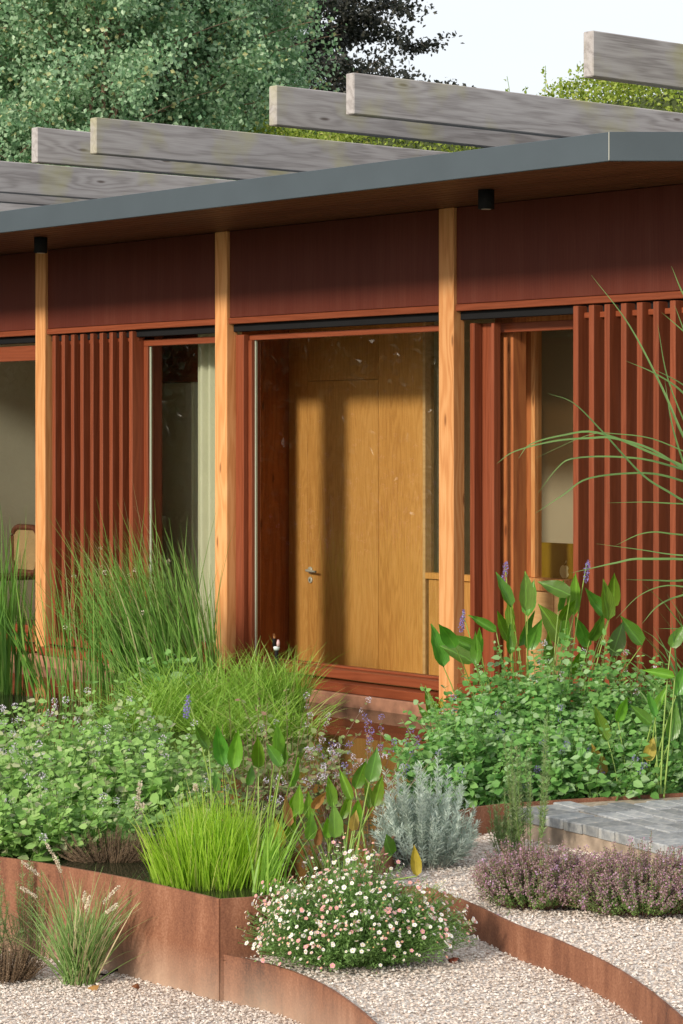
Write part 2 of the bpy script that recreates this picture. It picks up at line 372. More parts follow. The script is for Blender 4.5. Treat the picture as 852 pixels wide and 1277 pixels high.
M['l_pickb'] = leafmat('pickerel_leaf_withered', (.36, .17, .05), (.42, .22, .08), None, rough=.7, trans=.2, veins=True)
M['l_lav'] = leafmat('silver_leaves', (.36, .45, .39), (.56, .63, .55), None, trans=.2, rough=.7)
M['l_rose'] = leafmat('rosemary_leaves', (.17, .27, .10), (.32, .42, .19), (.36, .32, .2), .1, .6, .2)
M['l_thyme'] = leafmat('thyme_leaves', (.12, .22, .05), (.25, .36, .12), None, trans=.2)
M['f_thyme'] = leafmat('thyme_flower_heads', (.27, .17, .17), (.44, .30, .31), (.56, .28, .48), .12, .8, .2)
M['f_lilac'] = leafmat('lilac_flowers', (.70, .63, .76), (.84, .79, .88), None, trans=.3)
M['f_blue'] = leafmat('violet_flowers', (.22, .17, .48), (.38, .32, .62), None, trans=.3)
M['f_pink'] = leafmat('pink_lilac_flowers', (.55, .34, .55), (.68, .47, .66), None, trans=.3)
M['f_white'] = leafmat('daisy_petals', (.80, .76, .74), (.88, .86, .83), (.74, .36, .38), .42, .6, .25)
M['f_yel'] = plain('daisy_eyes', (.66, .50, .10), .7)
M['f_verb'] = leafmat('verbena_flowers', (.78, .55, .78), (.88, .70, .86), None, trans=.3)
M['l_daisy'] = leafmat('daisy_foliage', (.11, .23, .05), (.22, .37, .11), None, trans=.25)
M['l_fount'] = leafmat('fountain_grass_blades', (.15, .28, .07), (.30, .43, .15), (.55, .46, .28), .2, .5, .25)
M['seed'] = leafmat('pale_seed_heads', (.66, .58, .43), (.80, .73, .60), None, trans=.3, rough=.8)
M['dry'] = leafmat('dry_stalks', (.13, .085, .05), (.27, .19, .12), None, trans=.1, rough=.9)
M['stem'] = plain('green_stems', (.14, .24, .05), .5)
M['stemred'] = plain('reddish_stems', (.22, .13, .09), .6)
M['stemgreen2'] = plain('pale_green_stems', (.24, .36, .07), .45)

# ------------------------------------------------------------------ ground and garden levels
ZL, Z2, Z3, ZT = -.37, -.205, -.09, .04      # lower gravel, second and third tread, terrace top
def curve(pts, n=8):
    P = [np.asarray(p, float) for p in pts]; P = [2 * P[0] - P[1]] + P + [2 * P[-1] - P[-2]]; out = []
    for i in range(1, len(P) - 2):
        for k in range(n):
            t = k / n; a, b, c, d = P[i - 1:i + 3]
            out.append(.5 * (2 * b + (c - a) * t + (2 * a - 5 * b + 4 * c - d) * t * t + (3 * b - 3 * c + d - a) * t ** 3))
    out.append(P[-2]); return np.array(out)
rimL = curve([pz(px, py, .03)[:2] for px, py in [(-330, 1052), (-200, 1056), (-90, 1058), (0, 1068.5), (50, 1075.5), (100, 1084), (152, 1093.5), (215, 1107), (274.5, 1121)]], 5)
rimC = curve([pz(px, py, .03)[:2] for px, py in [(275, 1121), (340, 1116), (400, 1104), (470, 1078)]], 4)
rimB = curve([pz(px, py, .03)[:2] for px, py in [(470, 1078), (486, 1052), (516, 1030), (562, 1017), (610, 1008), (672, 1003), (760, 997.5), (852, 992.5), (980, 986), (1200, 976)]], 5)
ris1 = curve([pz(px, py, -.19)[:2] for px, py in [(277, 1190), (320, 1199), (360, 1210), (404, 1229), (440, 1253), (468, 1277), (500, 1312), (530, 1358), (550, 1420)]], 6)
ris2 = curve([pz(px, py, -.078)[:2] for px, py in [(460, 1114), (495, 1107), (536, 1108), (590, 1128), (641, 1152), (701, 1175), (776, 1212), (851, 1270), (900, 1325), (940, 1400), (965, 1500)]], 6)
ter_f = curve([pz(px, py, ZT)[:2] for px, py in [(632, 1009), (666, 1015), (726, 1027), (786, 1042), (851, 1060), (930, 1083), (1060, 1128)]], 5)

g = MB()
gx = np.concatenate([np.linspace(-300, -40, 8), np.linspace(-36, 40, 39), np.linspace(50, 300, 8)])
gy = np.concatenate([np.linspace(-300, -40, 8), np.linspace(-36, 40, 39), np.linspace(50, 300, 8)])
GX, GY = np.meshgrid(gx, gy)
sm = np.clip((GY - 5.0) / 3, 0, 1); GZ = -.45 + 2.2 * sm * sm * (3 - 2 * sm)
ii = np.arange(len(gy) - 1)[:, None] * len(gx) + np.arange(len(gx) - 1)[None]
ii = ii.ravel(); g.add(np.stack([GX, GY, GZ], -1).reshape(-1, 3), np.stack([ii, ii + 1, ii + len(gx) + 1, ii + len(gx)], -1))
g.build('ground', M['grass'], kind='structure')

far = pz(426, 2600, ZL)[:2]
lowpoly = list(rimL) + list(ris1) + [np.array([16, -16.]), np.array([0, -18.]), np.array([-6, -10.])]
MB().prism(lowpoly, -.5, ZL - .004).build('gravel_path', M['gravel'], kind='structure')
t2poly = list(rimC) + list(ris2) + [np.array([15.5, -13])] + list(ris1[::-1])
MB().prism(t2poly, -.44, Z2 - .004).build('gravel_step_lower', M['gravel'], kind='structure')
t3poly = list(rimB) + [np.array([14., -6.]), np.array([15., -9.5])] + list(ris2[::-1][3:])
MB().prism(t3poly, -.43, Z3 - .004).build('gravel_step_upper', M['gravel'], kind='structure')

pond = list(rimL) + list(rimC[1:]) + list(rimB[1:]) + [np.array([9.5, -.1]), np.array([-16, -.1]), np.array([-16, -7.])]
MB().prism(pond, -.3, 0.0).build('pond_water', M['water'], kind='structure')

def wall(line, z0, z1, th, name, label):
    T = np.gradient(line, axis=0); T /= np.linalg.norm(T, axis=1, keepdims=True); Nn = np.c_[-T[:, 1], T[:, 0]] * th / 2
    a, b = line - Nn, line + Nn; m = len(line); w = MB()
    for A, B, za, zb, fl in ((a, a, z0, z1, 0), (b, b, z0, z1, 1), (a, b, z1, z1, 0), (a, b, z0, z0, 1)):
        V = np.concatenate([np.c_[A, np.full(m, za)], np.c_[B, np.full(m, zb)]])
        i = np.arange(m - 1); q = np.stack([i, i + 1, m + i + 1, m + i], -1)
        w.add(V, q[:, ::-1] if fl else q)
    for e in (0, m - 1):
        w.add([[*a[e], z0], [*b[e], z0], [*b[e], z1], [*a[e], z1]], [[0, 1, 2, 3]])
    o = w.build(name, M['corten']); tag(o, label, 'edging'); return o
o1 = wall(rimL, -.42, .03, .012, 'steel_planter_wall', 'tall rusted steel wall holding the pond, left of the lime green rushes')
o2 = wall(rimC, -.42, .03, .012, 'steel_planter_wall', 'short rusted steel wall end behind the white daisy mound')
o3 = wall(rimB, -.42, .045, .012, 'steel_planter_wall', 'rusted steel pond rim behind the silver bush and the paved terrace')
wall(ris1, -.44, -.188, .012, 'steel_step_edging', 'curved rusted steel step edge below the white daisy mound')
wall(ris2, -.42, -.076, .012, 'steel_step_edging', 'curved rusted steel step edge in front of the purple thyme')

def stones(poly, z, n, name, smin=.0035, smax=.0085):
    poly = np.array(poly); lo, hi = poly.min(0), poly.max(0)
    P = rng.uniform(lo, hi, (n, 2)); P = P[inpoly(P, poly)]
    q = np.c_[P, np.full(len(P), z)]; u, v = project(q); D = (q - CAM) @ FW
    P = P[(D > 5) & (u > -40) & (u < 892) & (v < 1310)]; n = len(P)
    base = np.array([[1, 0, 0], [-1, 0, 0], [0, 1, 0], [0, -1, 0], [0, 0, 1], [0, 0, -1]], float)
    fc = np.array([[0, 2, 4], [2, 1, 4], [1, 3, 4], [3, 0, 4], [2, 0, 5], [1, 2, 5], [3, 1, 5], [0, 3, 5]])
    s = rng.uniform(smin, smax, (n, 1, 1)) * rng.uniform(.6, 1.35, (n, 6, 1)) * np.array([1, 1, .55])
    V = base[None] * s + rng.normal(0, .0012, (n, 6, 3))
    a = rng.uniform(0, 6.28, n); c, sn = np.cos(a), np.sin(a); tl = rng.uniform(-.35, .35, n); ct, st = np.cos(tl), np.sin(tl)
    x = V[..., 0] * ct[:, None] + V[..., 2] * st[:, None]; zz = -V[..., 0] * st[:, None] + V[..., 2] * ct[:, None]
    X = x * c[:, None] - V[..., 1] * sn[:, None]; Y = x * sn[:, None] + V[..., 1] * c[:, None]
    V = np.stack([X + P[:, 0:1], Y + P[:, 1:2], zz + z + rng.uniform(-.001, .004, (n, 1))], -1)
    f = (np.arange(n) * 6)[:, None, None] + fc[None]
    MB().add(V.reshape(-1, 3), f.reshape(-1, 3)).build(name, M['stone'], kind='stuff')['label'] = 'loose pale pinkish gravel stones'
lw = [p for p in lowpoly]
stones([p for p in lowpoly], ZL, 1500000, 'gravel_stones')
stones(t2poly, Z2, 420000, 'gravel_stones')
stones(t3poly, Z3, 420000, 'gravel_stones')

# paved terrace
tb = [p for p in rimB if project(np.array([[*p, ZT]]))[0][0] > 640]
tpoly = np.array(list(ter_f) + [p + np.array([-.0, -.012]) for p in tb[::-1]])
inner = tpoly.copy(); cen = tpoly.mean(0)
MB().prism(cen + (tpoly - cen) * .985, -.2, ZT - .045).build('terrace', M['concrete'], kind='structure')
terr = bpy.data.objects['terrace']
dirs = ter_f[-1] - ter_f[1]; dirs /= np.linalg.norm(dirs); nrm = np.array([-dirs[1], dirs[0]])
def paver(c, lx, ly, ang, zt):
    m = MB().box(-lx / 2, lx / 2, -ly / 2, ly / 2, -.05, 0, .005)
    m.v[0] = m.v[0] + rng.normal(0, .0009, m.v[0].shape)
    o = m.build('paving_block', M['paver'], terr); o.location = (c[0], c[1], zt); o.rotation_euler = (rng.normal(0, .004), rng.normal(0, .004), ang); return o
seg = np.linalg.norm(np.diff(ter_f, axis=0), axis=1); cl = np.r_[0, np.cumsum(seg)]
s = .02
while s < cl[-1] - .15:
    w = rng.uniform(.125, .15); k = s + w / 2
    p = np.array([np.interp(k, cl, ter_f[:, 0]), np.interp(k, cl, ter_f[:, 1])])
    q = np.array([np.interp(k + .05, cl, ter_f[:, 0]), np.interp(k + .05, cl, ter_f[:, 1])]) - p; a = math.atan2(q[1], q[0])
    n_ = np.array([-math.sin(a), math.cos(a)])
    paver(p + n_ * .095, w - .006, .205 + rng.normal(0, .004), a, ZT + rng.normal(0, .0015)); s += w
row = 0; ang = math.atan2(dirs[1], dirs[0])
for r in range(9):
    d0 = .255 + r * .108
    s = -.5 + rng.uniform(0, .2)
    while s < 2.6:
        w = .208; c = ter_f[1] + dirs * (s + w / 2) + nrm * d0
        cs = np.array([c + dirs * sx * .1 + nrm * sy * .05 for sx in (-1, 1) for sy in (-1, 1)])
        df = np.min(np.linalg.norm(ter_f - c, axis=1))
        u, v = project(np.array([[*c, ZT]]))
        if inpoly(cs, tpoly).all() and df > .24 and u[0] < 960:
            paver(c, w - rng.uniform(.006, .012), .1, ang + rng.normal(0, .01), ZT + rng.normal(0, .002))
        s += w
MB().prism(cen + (tpoly - cen) * .975, -.1, ZT - .012).build('mortar_bed', plain('sandy_mortar', (.36, .30, .23), .95, .1, 0, .3, 30, .01), terr)

# ------------------------------------------------------------------ the house
house = thing('house', 'single storey timber house with red screens, glazing and deep grey roof edge', 'house', (-3, 2, 0))
H = house
PX = [fx(268, 0) - 2.41 * 2, fx(44, 0), fx(268, 0), fx(547, 0), fx(547, 0) + 2.41]
PW = .145
ZS, ZF = 3.334, 3.488       # soffit and top of roof edge
ZH = 2.655                  # underside of head panels
for x in PX:
    bx('post', M['post'], H, x, x + PW, 0, .10, .10, ZS - .001, .004)
ex0 = -16.; cx = fx(760, -1.2)
# soffit boards, roof, metal edge
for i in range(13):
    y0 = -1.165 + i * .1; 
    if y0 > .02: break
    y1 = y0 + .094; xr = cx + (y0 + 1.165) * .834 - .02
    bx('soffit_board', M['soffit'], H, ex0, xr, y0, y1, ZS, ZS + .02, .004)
roofpoly = [(ex0, -1.165), (cx - .015, -1.165), (cx + 3.3, 2.8), (cx + 3.3, 5.2), (ex0, 5.2)]
rf = MB().prism(roofpoly, ZS + .024, ZF - .02).build('roof', M['zinc'], H)
bx('roof_edge', M['zinc'], H, ex0, cx, -1.2, -1.167, ZS - .004, ZF, .003)
ed = MB().box(0, 4.2, 0, .033, ZS - .004, ZF, .003); a = math.atan2(.7679, .6406)
R2 = np.array([[math.cos(a), -math.sin(a), 0], [math.sin(a), math.cos(a), 0], [0, 0, 1]])
for k in range(len(ed.v)): ed.v[k] = ed.v[k] @ R2.T + np.array([cx + .001, -1.2, 0])
ed.build('roof_edge', M['zinc'], H)
# pale metal drip lines on the edge joint
bx('roof_edge_joint', M['steel'], rf, cx - .0035, cx + .0005, -1.203, -1.199, ZS, ZF - .001, .0005)
# weathered beams over the roof, in pairs
for k in range(-3, 2):
    for dxx in (0, -.70):
        x = .88 + k * 2.66 + dxx + (.15 if k == 1 and dxx == 0 else 0)
        z0 = 1.85 + 1.885; y0 = -1.53 + rng.normal(0, .015)
        m = MB().box(x, x + .075, y0, 4.6, z0, z0 + .243, .006)
        o = m.build('roof_beam', M['beam'], H)
for yy in (1.4, 3.4):       # bearers the beams rest on
    bx('beam_bearer', M['beam'], H, -15, 3.6, yy, yy + .1, ZF - .02, 1.85 + 1.884, .004)
# end wall / back of house
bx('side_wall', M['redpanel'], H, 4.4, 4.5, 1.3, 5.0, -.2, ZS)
bx('back_wall', M['plaster'], H, -16, 4.39, 4.9, 5.0, -.2, ZS)
bx('side_wall', M['redpanel'], H, -16, -15.9, 0.2, 4.89, -.2, ZS)
bx('floor_slab', M['floorm'], H, -15.89, 4.38, .14, 4.89, -.2, .05)
bx('ceiling', M['ceiling'], H, -15.89, 4.38, .16, 4.89, ZS - .06, ZS - .02)
bx('plinth', M['plinth'], H, -16, 3.6, -.10, .12, -.5, .085, .008)

bays = [(PX[0] + PW, PX[1]), (PX[1] + PW, PX[2]), (PX[2] + PW, PX[3]), (PX[3] + PW, PX[4])]
for x0, x1 in bays:
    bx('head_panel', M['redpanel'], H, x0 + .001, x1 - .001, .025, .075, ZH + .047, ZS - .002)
    bx('head_rail', M['redx'], H, x0 + .001, x1 - .001, .015, .13, ZH, ZH + .044)
    bx('door_track', M['black'], H, x0 + .001, x1 - .001, .06, .12, ZH - .055, ZH - .002)
    bx('sill', M['redx'], H, x0 + .001, x1 - .001, .03, .2, .166, .225)
    bx('sill_step', M['redx'], H, x0 + .001, x1 - .001, -.07, .125, .088, .150)

def screen(x_first, n, z0, z1, yf):
    s = MB().box(x_first - .005, x_first + (n - 1) * .134 + .045, yf + .055, yf + .08, z1 - .075, z1 - .04)
    sc_ = s.build('louvre_screen', M['redx'], H)
    for zz in (z0 + .05,):
        bx('screen_rail', M['redx'], sc_, x_first - .005, x_first + (n - 1) * .134 + .045, yf + .055, yf + .08, zz, zz + .04)
    me = MB().box(0, .045, 0, .115, z0, z1, .003).mesh('slat', M['red'])
    for i in range(n):
        o = bpy.data.objects.new('slat', me); COL.objects.link(o); o.parent = sc_
        o.matrix_parent_inverse = Matrix.Identity(4); o.location = (x_first + i * .134 + rng.normal(0, .001), yf, 0)
    sc_.matrix_parent_inverse = Matrix.Translation(-Vector(H.location))
    return sc_
# screens: children use the screen's frame (at the world origin)
sB = screen(fx(60, -.02), 9, .17, ZH - .012, -.02 + .04)
sD = screen(fx(714.5, -.02), 8, .17, ZH - .012, -.02 + .0)
for s in (sB, sD): s.location = (0, 0, 0)

def pane(name, x0, x1, z0, z1, y, parent=None, th=.008):
    o = MB().box(x0, x1, y, y + th, z0, z1, .001).build(name, M['glass'], parent or H); return o
# thin single sheet for clean refraction
def sheet(name, x0, x1, z0, z1, y, parent=None):
    return MB().add([[x0, y, z0], [x1, y, z0], [x1, y, z1], [x0, y, z1]], [[0, 1, 2, 3]]).build(name, M['glass'], parent or H)

# bay A window
xa0, xa1 = bays[0]
wa = bx('window', M['redx'], H, xa0 + .002, xa1 - .002, .085, .15, 2.455, ZH - .078)
bx('window_jamb', M['red'], wa, xa0 + .002, xa0 + .07, .086, .149, .226, 2.454)
bx('window_rail', M['redx'], wa, xa0 + .071, xa1 - .002, .086, .149, .226, .29)
sheet('pane', xa0 + .07, xa1 - .002, .29, 2.455, .12, wa)
# bay B: sliding window beside the screen
xb0, xb1 = bays[1]
wb = bx('window', M['redx'], H, xb0 + .002, xb1 - .002, .13, .19, ZH - .125, ZH - .076)
xj = fx(172, .13); xj2 = fx(184, .13)
bx('window_jamb', M['red'], wb, xj, xj2, .13, .19, .226, ZH - .126)
bx('window_rail', M['redx'], wb, xj2 + .001, xb1 - .002, .131, .189, .226, .30)
bx('glazing_seal', M['seal'], wb, xj2 + .001, xj2 + .012, .15, .165, .301, ZH - .126, .001)
sheet('pane', xj2 + .012, xb1 - .002, .30, ZH - .126, .158, wb)
bx('window_jamb', M['red'], wb, xb0 + .002, xj - .002, .16, .2, .226, ZH - .126)   # fixed leaf behind the screen
bx('window_mullion', M['red'], wb, fx(190, .42), fx(203, .42), .34, .42, .051, ZS - .07)
# bay C: the big entrance pane
xc0, xc1 = bays[2]
wc = bx('window', M['redx'], H, xc0 + .002, xc1 - .002, .135, .195, ZH - .118, ZH - .077)
bx('window_jamb', M['red'], wc, xc0 + .002, fx(304, .08), .08, .2, .226, ZH - .077)
bx('window_jamb', M['red'], wc, fx(304, .08) + .002, fx(314, .12), .12, .2, .226, ZH - .119)
bx('glazing_seal', M['seal'], wc, fx(314, .14) + .003, fx(317, .14) + .004, .15, .17, .226, ZH - .119, .001)
sheet('pane', fx(317, .14), xc1 - .002, .226, ZH - .119, .158, wc)
bx('window_rail', M['redx'], wc, fx(314, .12), xc1 - .002, .121, .19, .2255, .24)
# bay D: open sliding leaf stack
xd0, xd1 = bays[3]
for p0, p1, y0, y1 in ((586, 591.5, .10, .17), (593, 613, .175, .215), (612.5, 616, .13, .19)):
    bx('sliding_frame', M['red'], H, fx(p0, y0), fx(p1, y0), y0, y1, .226, ZH - .078)
bx('sliding_frame', M['redx'], H, xd0 + .01, xd1 - .002, .23, .27, ZH - .14, ZH - .078)

# entrance wall (oak), recessed
YD = 1.17
cxn = fx(360, YD)
bx('return_wall', M['cedar'], H, cxn - .22, cxn, .62, YD + .1, .051, ZS - .061)
for p0, p1 in ((360.3, 384), ):
    bx('oak_plank', M['oak'], H, fx(p0, YD), fx(p1, YD) - .003, YD, YD + .04, .051, ZS - .062, .002)
zdt = fz(430, 474, YD)
door = bx('door', M['oak'], H, fx(384, YD) + .001, fx(472, YD) - .002, YD - .002, YD + .04, .051, zdt - .003, .002)
bx('oak_plank', M['oak'], H, fx(384, YD) + .001, fx(472, YD) - .002, YD, YD + .04, zdt, ZS - .062, .002)
bx('oak_plank', M['oak'], H, fx(472, YD), fx(527.5, YD), YD, YD + .04, .051, ZS - .062, .002)
bx('wall_core', M['cedar'], H, cxn + .001, fx(640, YD + .12) - .02, YD + .045, YD + .1, .051, fz(535, 724, YD))
bx('wall_core', M['cedar'], H, cxn + .001, fx(528, YD), YD + .045, YD + .1, fz(535, 724, YD), ZS - .062)
# side light right of the door
zs_ = fz(538, 722, YD)
xs0 = fx(528, YD) + .001
sw = bx('side_light', M['pale'], H, xs0, xs0 + .03, YD - .01, YD + .08, .051, ZS - .063)
bx('side_light_sill', M['oak'], sw, xs0 + .031, fx(640, 1.1), YD - .012, YD + .08, zs_ - .0, zs_ + .045)
bx('lower_panel', M['oak'], sw, xs0 + .045, fx(640, 1.1) - .01, YD + .01, YD + .04, .051, zs_ - .002)
sheet('pane', xs0 + .03, fx(640, 1.1), zs_ + .045, ZS - .063, YD + .05, sw)
# door furniture
hx, hz = fx(388, YD), fz(388, 711, YD)
def lathe(axis_pts, rad, c, ax='y', k=16):
    m = MB(); an = np.arange(k) / k * 2 * math.pi
    V = []
    for p, r in zip(axis_pts, rad):
        for a_ in an:
            u_, v_ = r * math.cos(a_), r * math.sin(a_)
            V.append((c[0] + u_, c[1] + p, c[2] + v_) if ax == 'y' else (c[0] + u_, c[1] + v_, c[2] + p))
    n = len(axis_pts); f = [[i * k + j, i * k + (j + 1) % k, (i + 1) * k + (j + 1) % k, (i + 1) * k + j] for i in range(n - 1) for j in range(k)]
    m.add(V, f); m.f.append([list(range(k))[::-1]]); m.f.append([list(range((n - 1) * k, n * k))]); return m
hd = lathe([-.012, -.010, 0], [.022, .027, .027], (hx, YD - .002, hz)).build('rose', M['steel'], door, True)
hp = np.array([[[hx, YD - .014, hz], [hx, YD - .05, hz], [hx + .012, YD - .058, hz], [hx + .13, YD - .058, hz - .006]]])
MB().tubes(hp, [.009, .009, .010, .008], 8).build('handle', M['steel'], door, True)
esc = lathe([-.010, -.008, 0], [.020, .025, .025], (hx, YD - .002, hz - .075)).build('escutcheon', M['steel'], door, True)
MB().box(hx - .005, hx + .004, YD - .0135, YD - .0125, hz - .086, hz - .066, .0002).build('keyhole', M['black'], door)

# bay B interior: plaster wall with a dark beam above
bx('inner_wall', M['plaster2'], H, fx(140, .75), cxn - .222, .75, .85, .051, fz(235, 477, .75))
bx('inner_beam', M['redx'], H, fx(140, .75), cxn - .221, .70, .86, fz(235, 476.5, .75), ZS - .062)
bx('inner_wall', M['plaster2'], H, fx(243, .75) - .004, fx(243, .75), .72, .749, .051, fz(235, 477, .75))
# bay A interior: side wall running into the house
wx = fx(44, 2.2)
bx('inner_wall', M['plaster'], H, wx - .1, wx, .3, 4.88, .051, ZS - .062)
# bay D interior
bx('inner_post', M['cedar'], H, fx(617, .3), fx(640, .3), .30, .42, .051, ZS - .062)
YW = 1.12
zwb = fz(680, 722, YW); zwt = fz(680, 404, YW)
iw = bx('inner_window', M['post'], H, fx(640.5, YW), fx(645, YW), YW, YW + .13, .051, ZS - .063)
bx('window_stud', M['post'], iw, fx(662, YW + .05), fx(667, YW + .05), YW + .05, YW + .12, zwb + .001, zwt - .001)
bx('window_reveal', M['cedar'], iw, fx(645, YW) + .001, fx(662, YW + .05) + .0, YW + .09, YW + .119, zwb + .001, zwt - .001)
bx('window_rail', M['post'], iw, fx(645, YW) + .001, 4.3, YW - .005, YW + .13, zwb - .085, zwb)
bx('window_rail', M['post'], iw, fx(645, YW) + .001, 4.3, YW, YW + .13, zwt, zwt + .06)
bx('head_board', M['cedar'], iw, fx(645, YW) + .001, 4.3, YW + .04, YW + .08, zwt + .061, ZS - .063)
for p0 in (769, 812, 853):
    bx('window_stud', M['post'], iw, fx(p0, YW), fx(p0 + 6, YW), YW, YW + .1, zwb + .001, zwt - .001)
for p0, p1 in ((646, 690), (690.8, 738), (738.8, 785), (785.8, 830), (830.8, 880)):
    bx('lower_panel', M['pale'], iw, fx(p0, YW + .02), fx(p1, YW + .02), YW + .02, YW + .05, .051, zwb - .087)
sheet('pane', fx(667, YW + .05), 4.3, zwb, zwt, YW + .085, iw)
bx('room_wall', M['roomw'], H, fx(640, 2.6), 4.3, 2.6, 2.7, .051, ZS - .062)
bx('room_wall', M['plaster'], H, fx(640, 2.6) - .1, fx(640, 2.6) - .001, YD + .11, 4.8, .051, ZS - .062)

# ------------------------------------------------------------------ things fixed to or inside the house
for (px, py, lab) in ((51, 296, 'small black cylinder spotlight under the eaves above the leftmost post'), (606.5, 236.5, 'black cylinder spotlight under the eaves right of the middle post')):
    D = F * (ZS - 1.85) / (542 - py); c = pd(px, py, D)
    t = thing('spotlight', lab, 'spotlight', (c[0], c[1], ZS - .12), 'eaves spotlights')
    lathe([-.118, -.116, -.003, -.001], [.047, .050, .050, .046], (c[0], c[1], ZS), 'z', 24).build('housing', M['black'], t, True)
    lathe([-.112, -.1], [.03, .03], (c[0], c[1], ZS - .008), 'z', 16).build('lens', M['steel'], t)
# curtain
cxs = fx(247, .52); cxe = fx(300, .52); n = 90; xx = np.linspace(cxs, cxe, n)
yy = .52 + .035 * np.sin(np.linspace(0, 11 * math.pi, n)) + .01 * np.sin(np.linspace(0, 5, n))
m = MB()
V = np.concatenate([np.c_[xx, yy, np.full(n, z)] for z in (.18, 2.9)] + [np.c_[xx, yy + .006, np.full(n, z)] for z in (.18, 2.9)])
i = np.arange(n - 1); m.add(V, np.vstack([np.stack([i, i + 1, n + i + 1, n + i], -1), np.stack([2 * n + i, 3 * n + i, 3 * n + i + 1, 2 * n + i + 1], -1)]))
tag(m.build('curtain', M['curtain'], None, True), 'pale green folded curtain inside the narrow window left of the entrance', 'curtain')
# computer on a desk
yk = 1.55; kx0 = fx(655, yk); kx1 = kx0 + .6; kz1 = fz(690, 677, yk); kz0 = kz1 - .40
desk = thing('desk', 'pale desk behind the inner window right of the entrance', 'desk', (kx0 + .4, yk + .2, .051))
dz = kz0 - .06
bx('desk_top', M['pale'], desk, kx0 - .05, kx0 + 1.3, yk - .2, yk + .5, dz - .03, dz)
for lx, ly in ((kx0, yk - .16), (kx0 + 1.2, yk - .16), (kx0, yk + .42), (kx0 + 1.2, yk + .42)):
    bx('leg', M['pale'], desk, lx, lx + .05, ly, ly + .05, .051, dz - .031)
comp = thing('computer', 'gold backed desktop computer screen with pale fruit emblem behind the window', 'computer', (kx0 + .3, yk, dz))
bx('screen_back', M['gold'], comp, kx0, kx1, yk, yk + .02, kz0, kz1, .006)
bx('stand', M['gold'], comp, kx0 + .2, kx0 + .4, yk + .03, yk + .04, dz + .003, kz0 + .15, .003)
bx('stand_foot', M['gold'], comp, kx0 + .2, kx0 + .4, yk - .08, yk + .1, dz, dz + .006, .002)
lx, lz = fx(704.5, yk), fz(704.5, 713, yk)
ol = []
for tt in np.linspace(0, 2 * math.pi, 44, endpoint=False):
    r = 1.0; x = math.cos(tt) * 1.0; z = math.sin(tt) * 1.02
    z -= .16 * math.exp(-(x / .28) ** 2) * (1 if z > 0 else -0.8)
    x *= 1 - .16 * max(0, -z) ** 1.5
    d = math.hypot(x - 1.18, z - .12)
    if d < .5 and x > .5: x = 1.18 - math.sqrt(max(.25 - (z - .12) ** 2, 0))
    ol.append((x, z))
S = .048
m = MB(); n = len(ol); V = [(lx + a_ * S, yk - .0035, lz + b_ * S * 1.05) for a_, b_ in ol] + [(lx, yk - .0035, lz)]
m.add(V, [[i, (i + 1) % n, n] for i in range(n)]).build('emblem', M['palegold'], comp)
lf = [(0, 1.08), (.06, 1.35), (.22, 1.55), (.42, 1.62), (.40, 1.4), (.26, 1.18)]
V = [(lx + a_ * S, yk - .0035, lz + b_ * S * 1.05) for a_, b_ in lf]
m = MB().add(V, [[0, 1, 5], [1, 2, 5], [2, 4, 5], [2, 3, 4]]).build('emblem_leaf', M['palegold'], comp)
# cane chair behind the left window
cy = .95; cl_ = fx(14.5, cy); ch_top = fz(40, 655, cy); cw = .47
chair = thing('chair', 'dark wooden chair with woven cane back behind the left window', 'chair', (cl_ + cw / 2, cy - .25, .051))
rr = .11; zb = ch_top - .42
def rrect(x0, x1, z0, z1, r, y, n=7):
    P = []
    for cxx, czz, a0 in ((x1 - r, z1 - r, 0), (x0 + r, z1 - r, 90), (x0 + r, z0 + r, 180), (x1 - r, z0 + r, 270)):
        for k in range(n):
            a_ = math.radians(a0 + 90 * k / (n - 1)); P.append((cxx + r * math.cos(a_), y, czz + r * math.sin(a_)))
    return np.array(P + [P[0]])
MB().tubes(rrect(cl_ + .02, cl_ + cw - .02, zb, ch_top - .02, rr, cy)[None], .027, 8).build('back_frame', M['chairw'], chair, True)
m = MB()
for k in range(34):
    x = cl_ + .04 + (cw - .08) * k / 33
    m.box(x - .0028, x + .0028, cy - .002, cy, zb + .01, ch_top - .035, .0005)
for k in range(34):
    z = zb + .02 + (ch_top - zb - .06) * k / 33
    m.box(cl_ + .03, cl_ + cw - .03, cy - .0045, cy - .0025, z - .0028, z + .0028, .0005)
m.build('cane_panel', M['cane'], chair, kind='stuff')
bx('seat', M['chairw'], chair, cl_, cl_ + cw, cy - .46, cy + .01, .58, .62, .012)
for lx_, ly_ in ((cl_ + .03, cy - .43), (cl_ + cw - .06, cy - .43), (cl_ + .03, cy - .02), (cl_ + cw - .06, cy - .02)):
    bx('leg', M['chairw'], chair, lx_, lx_ + .03, ly_, ly_ + .03, .051, .579 if ly_ < cy - .2 else zb + .1, .005)

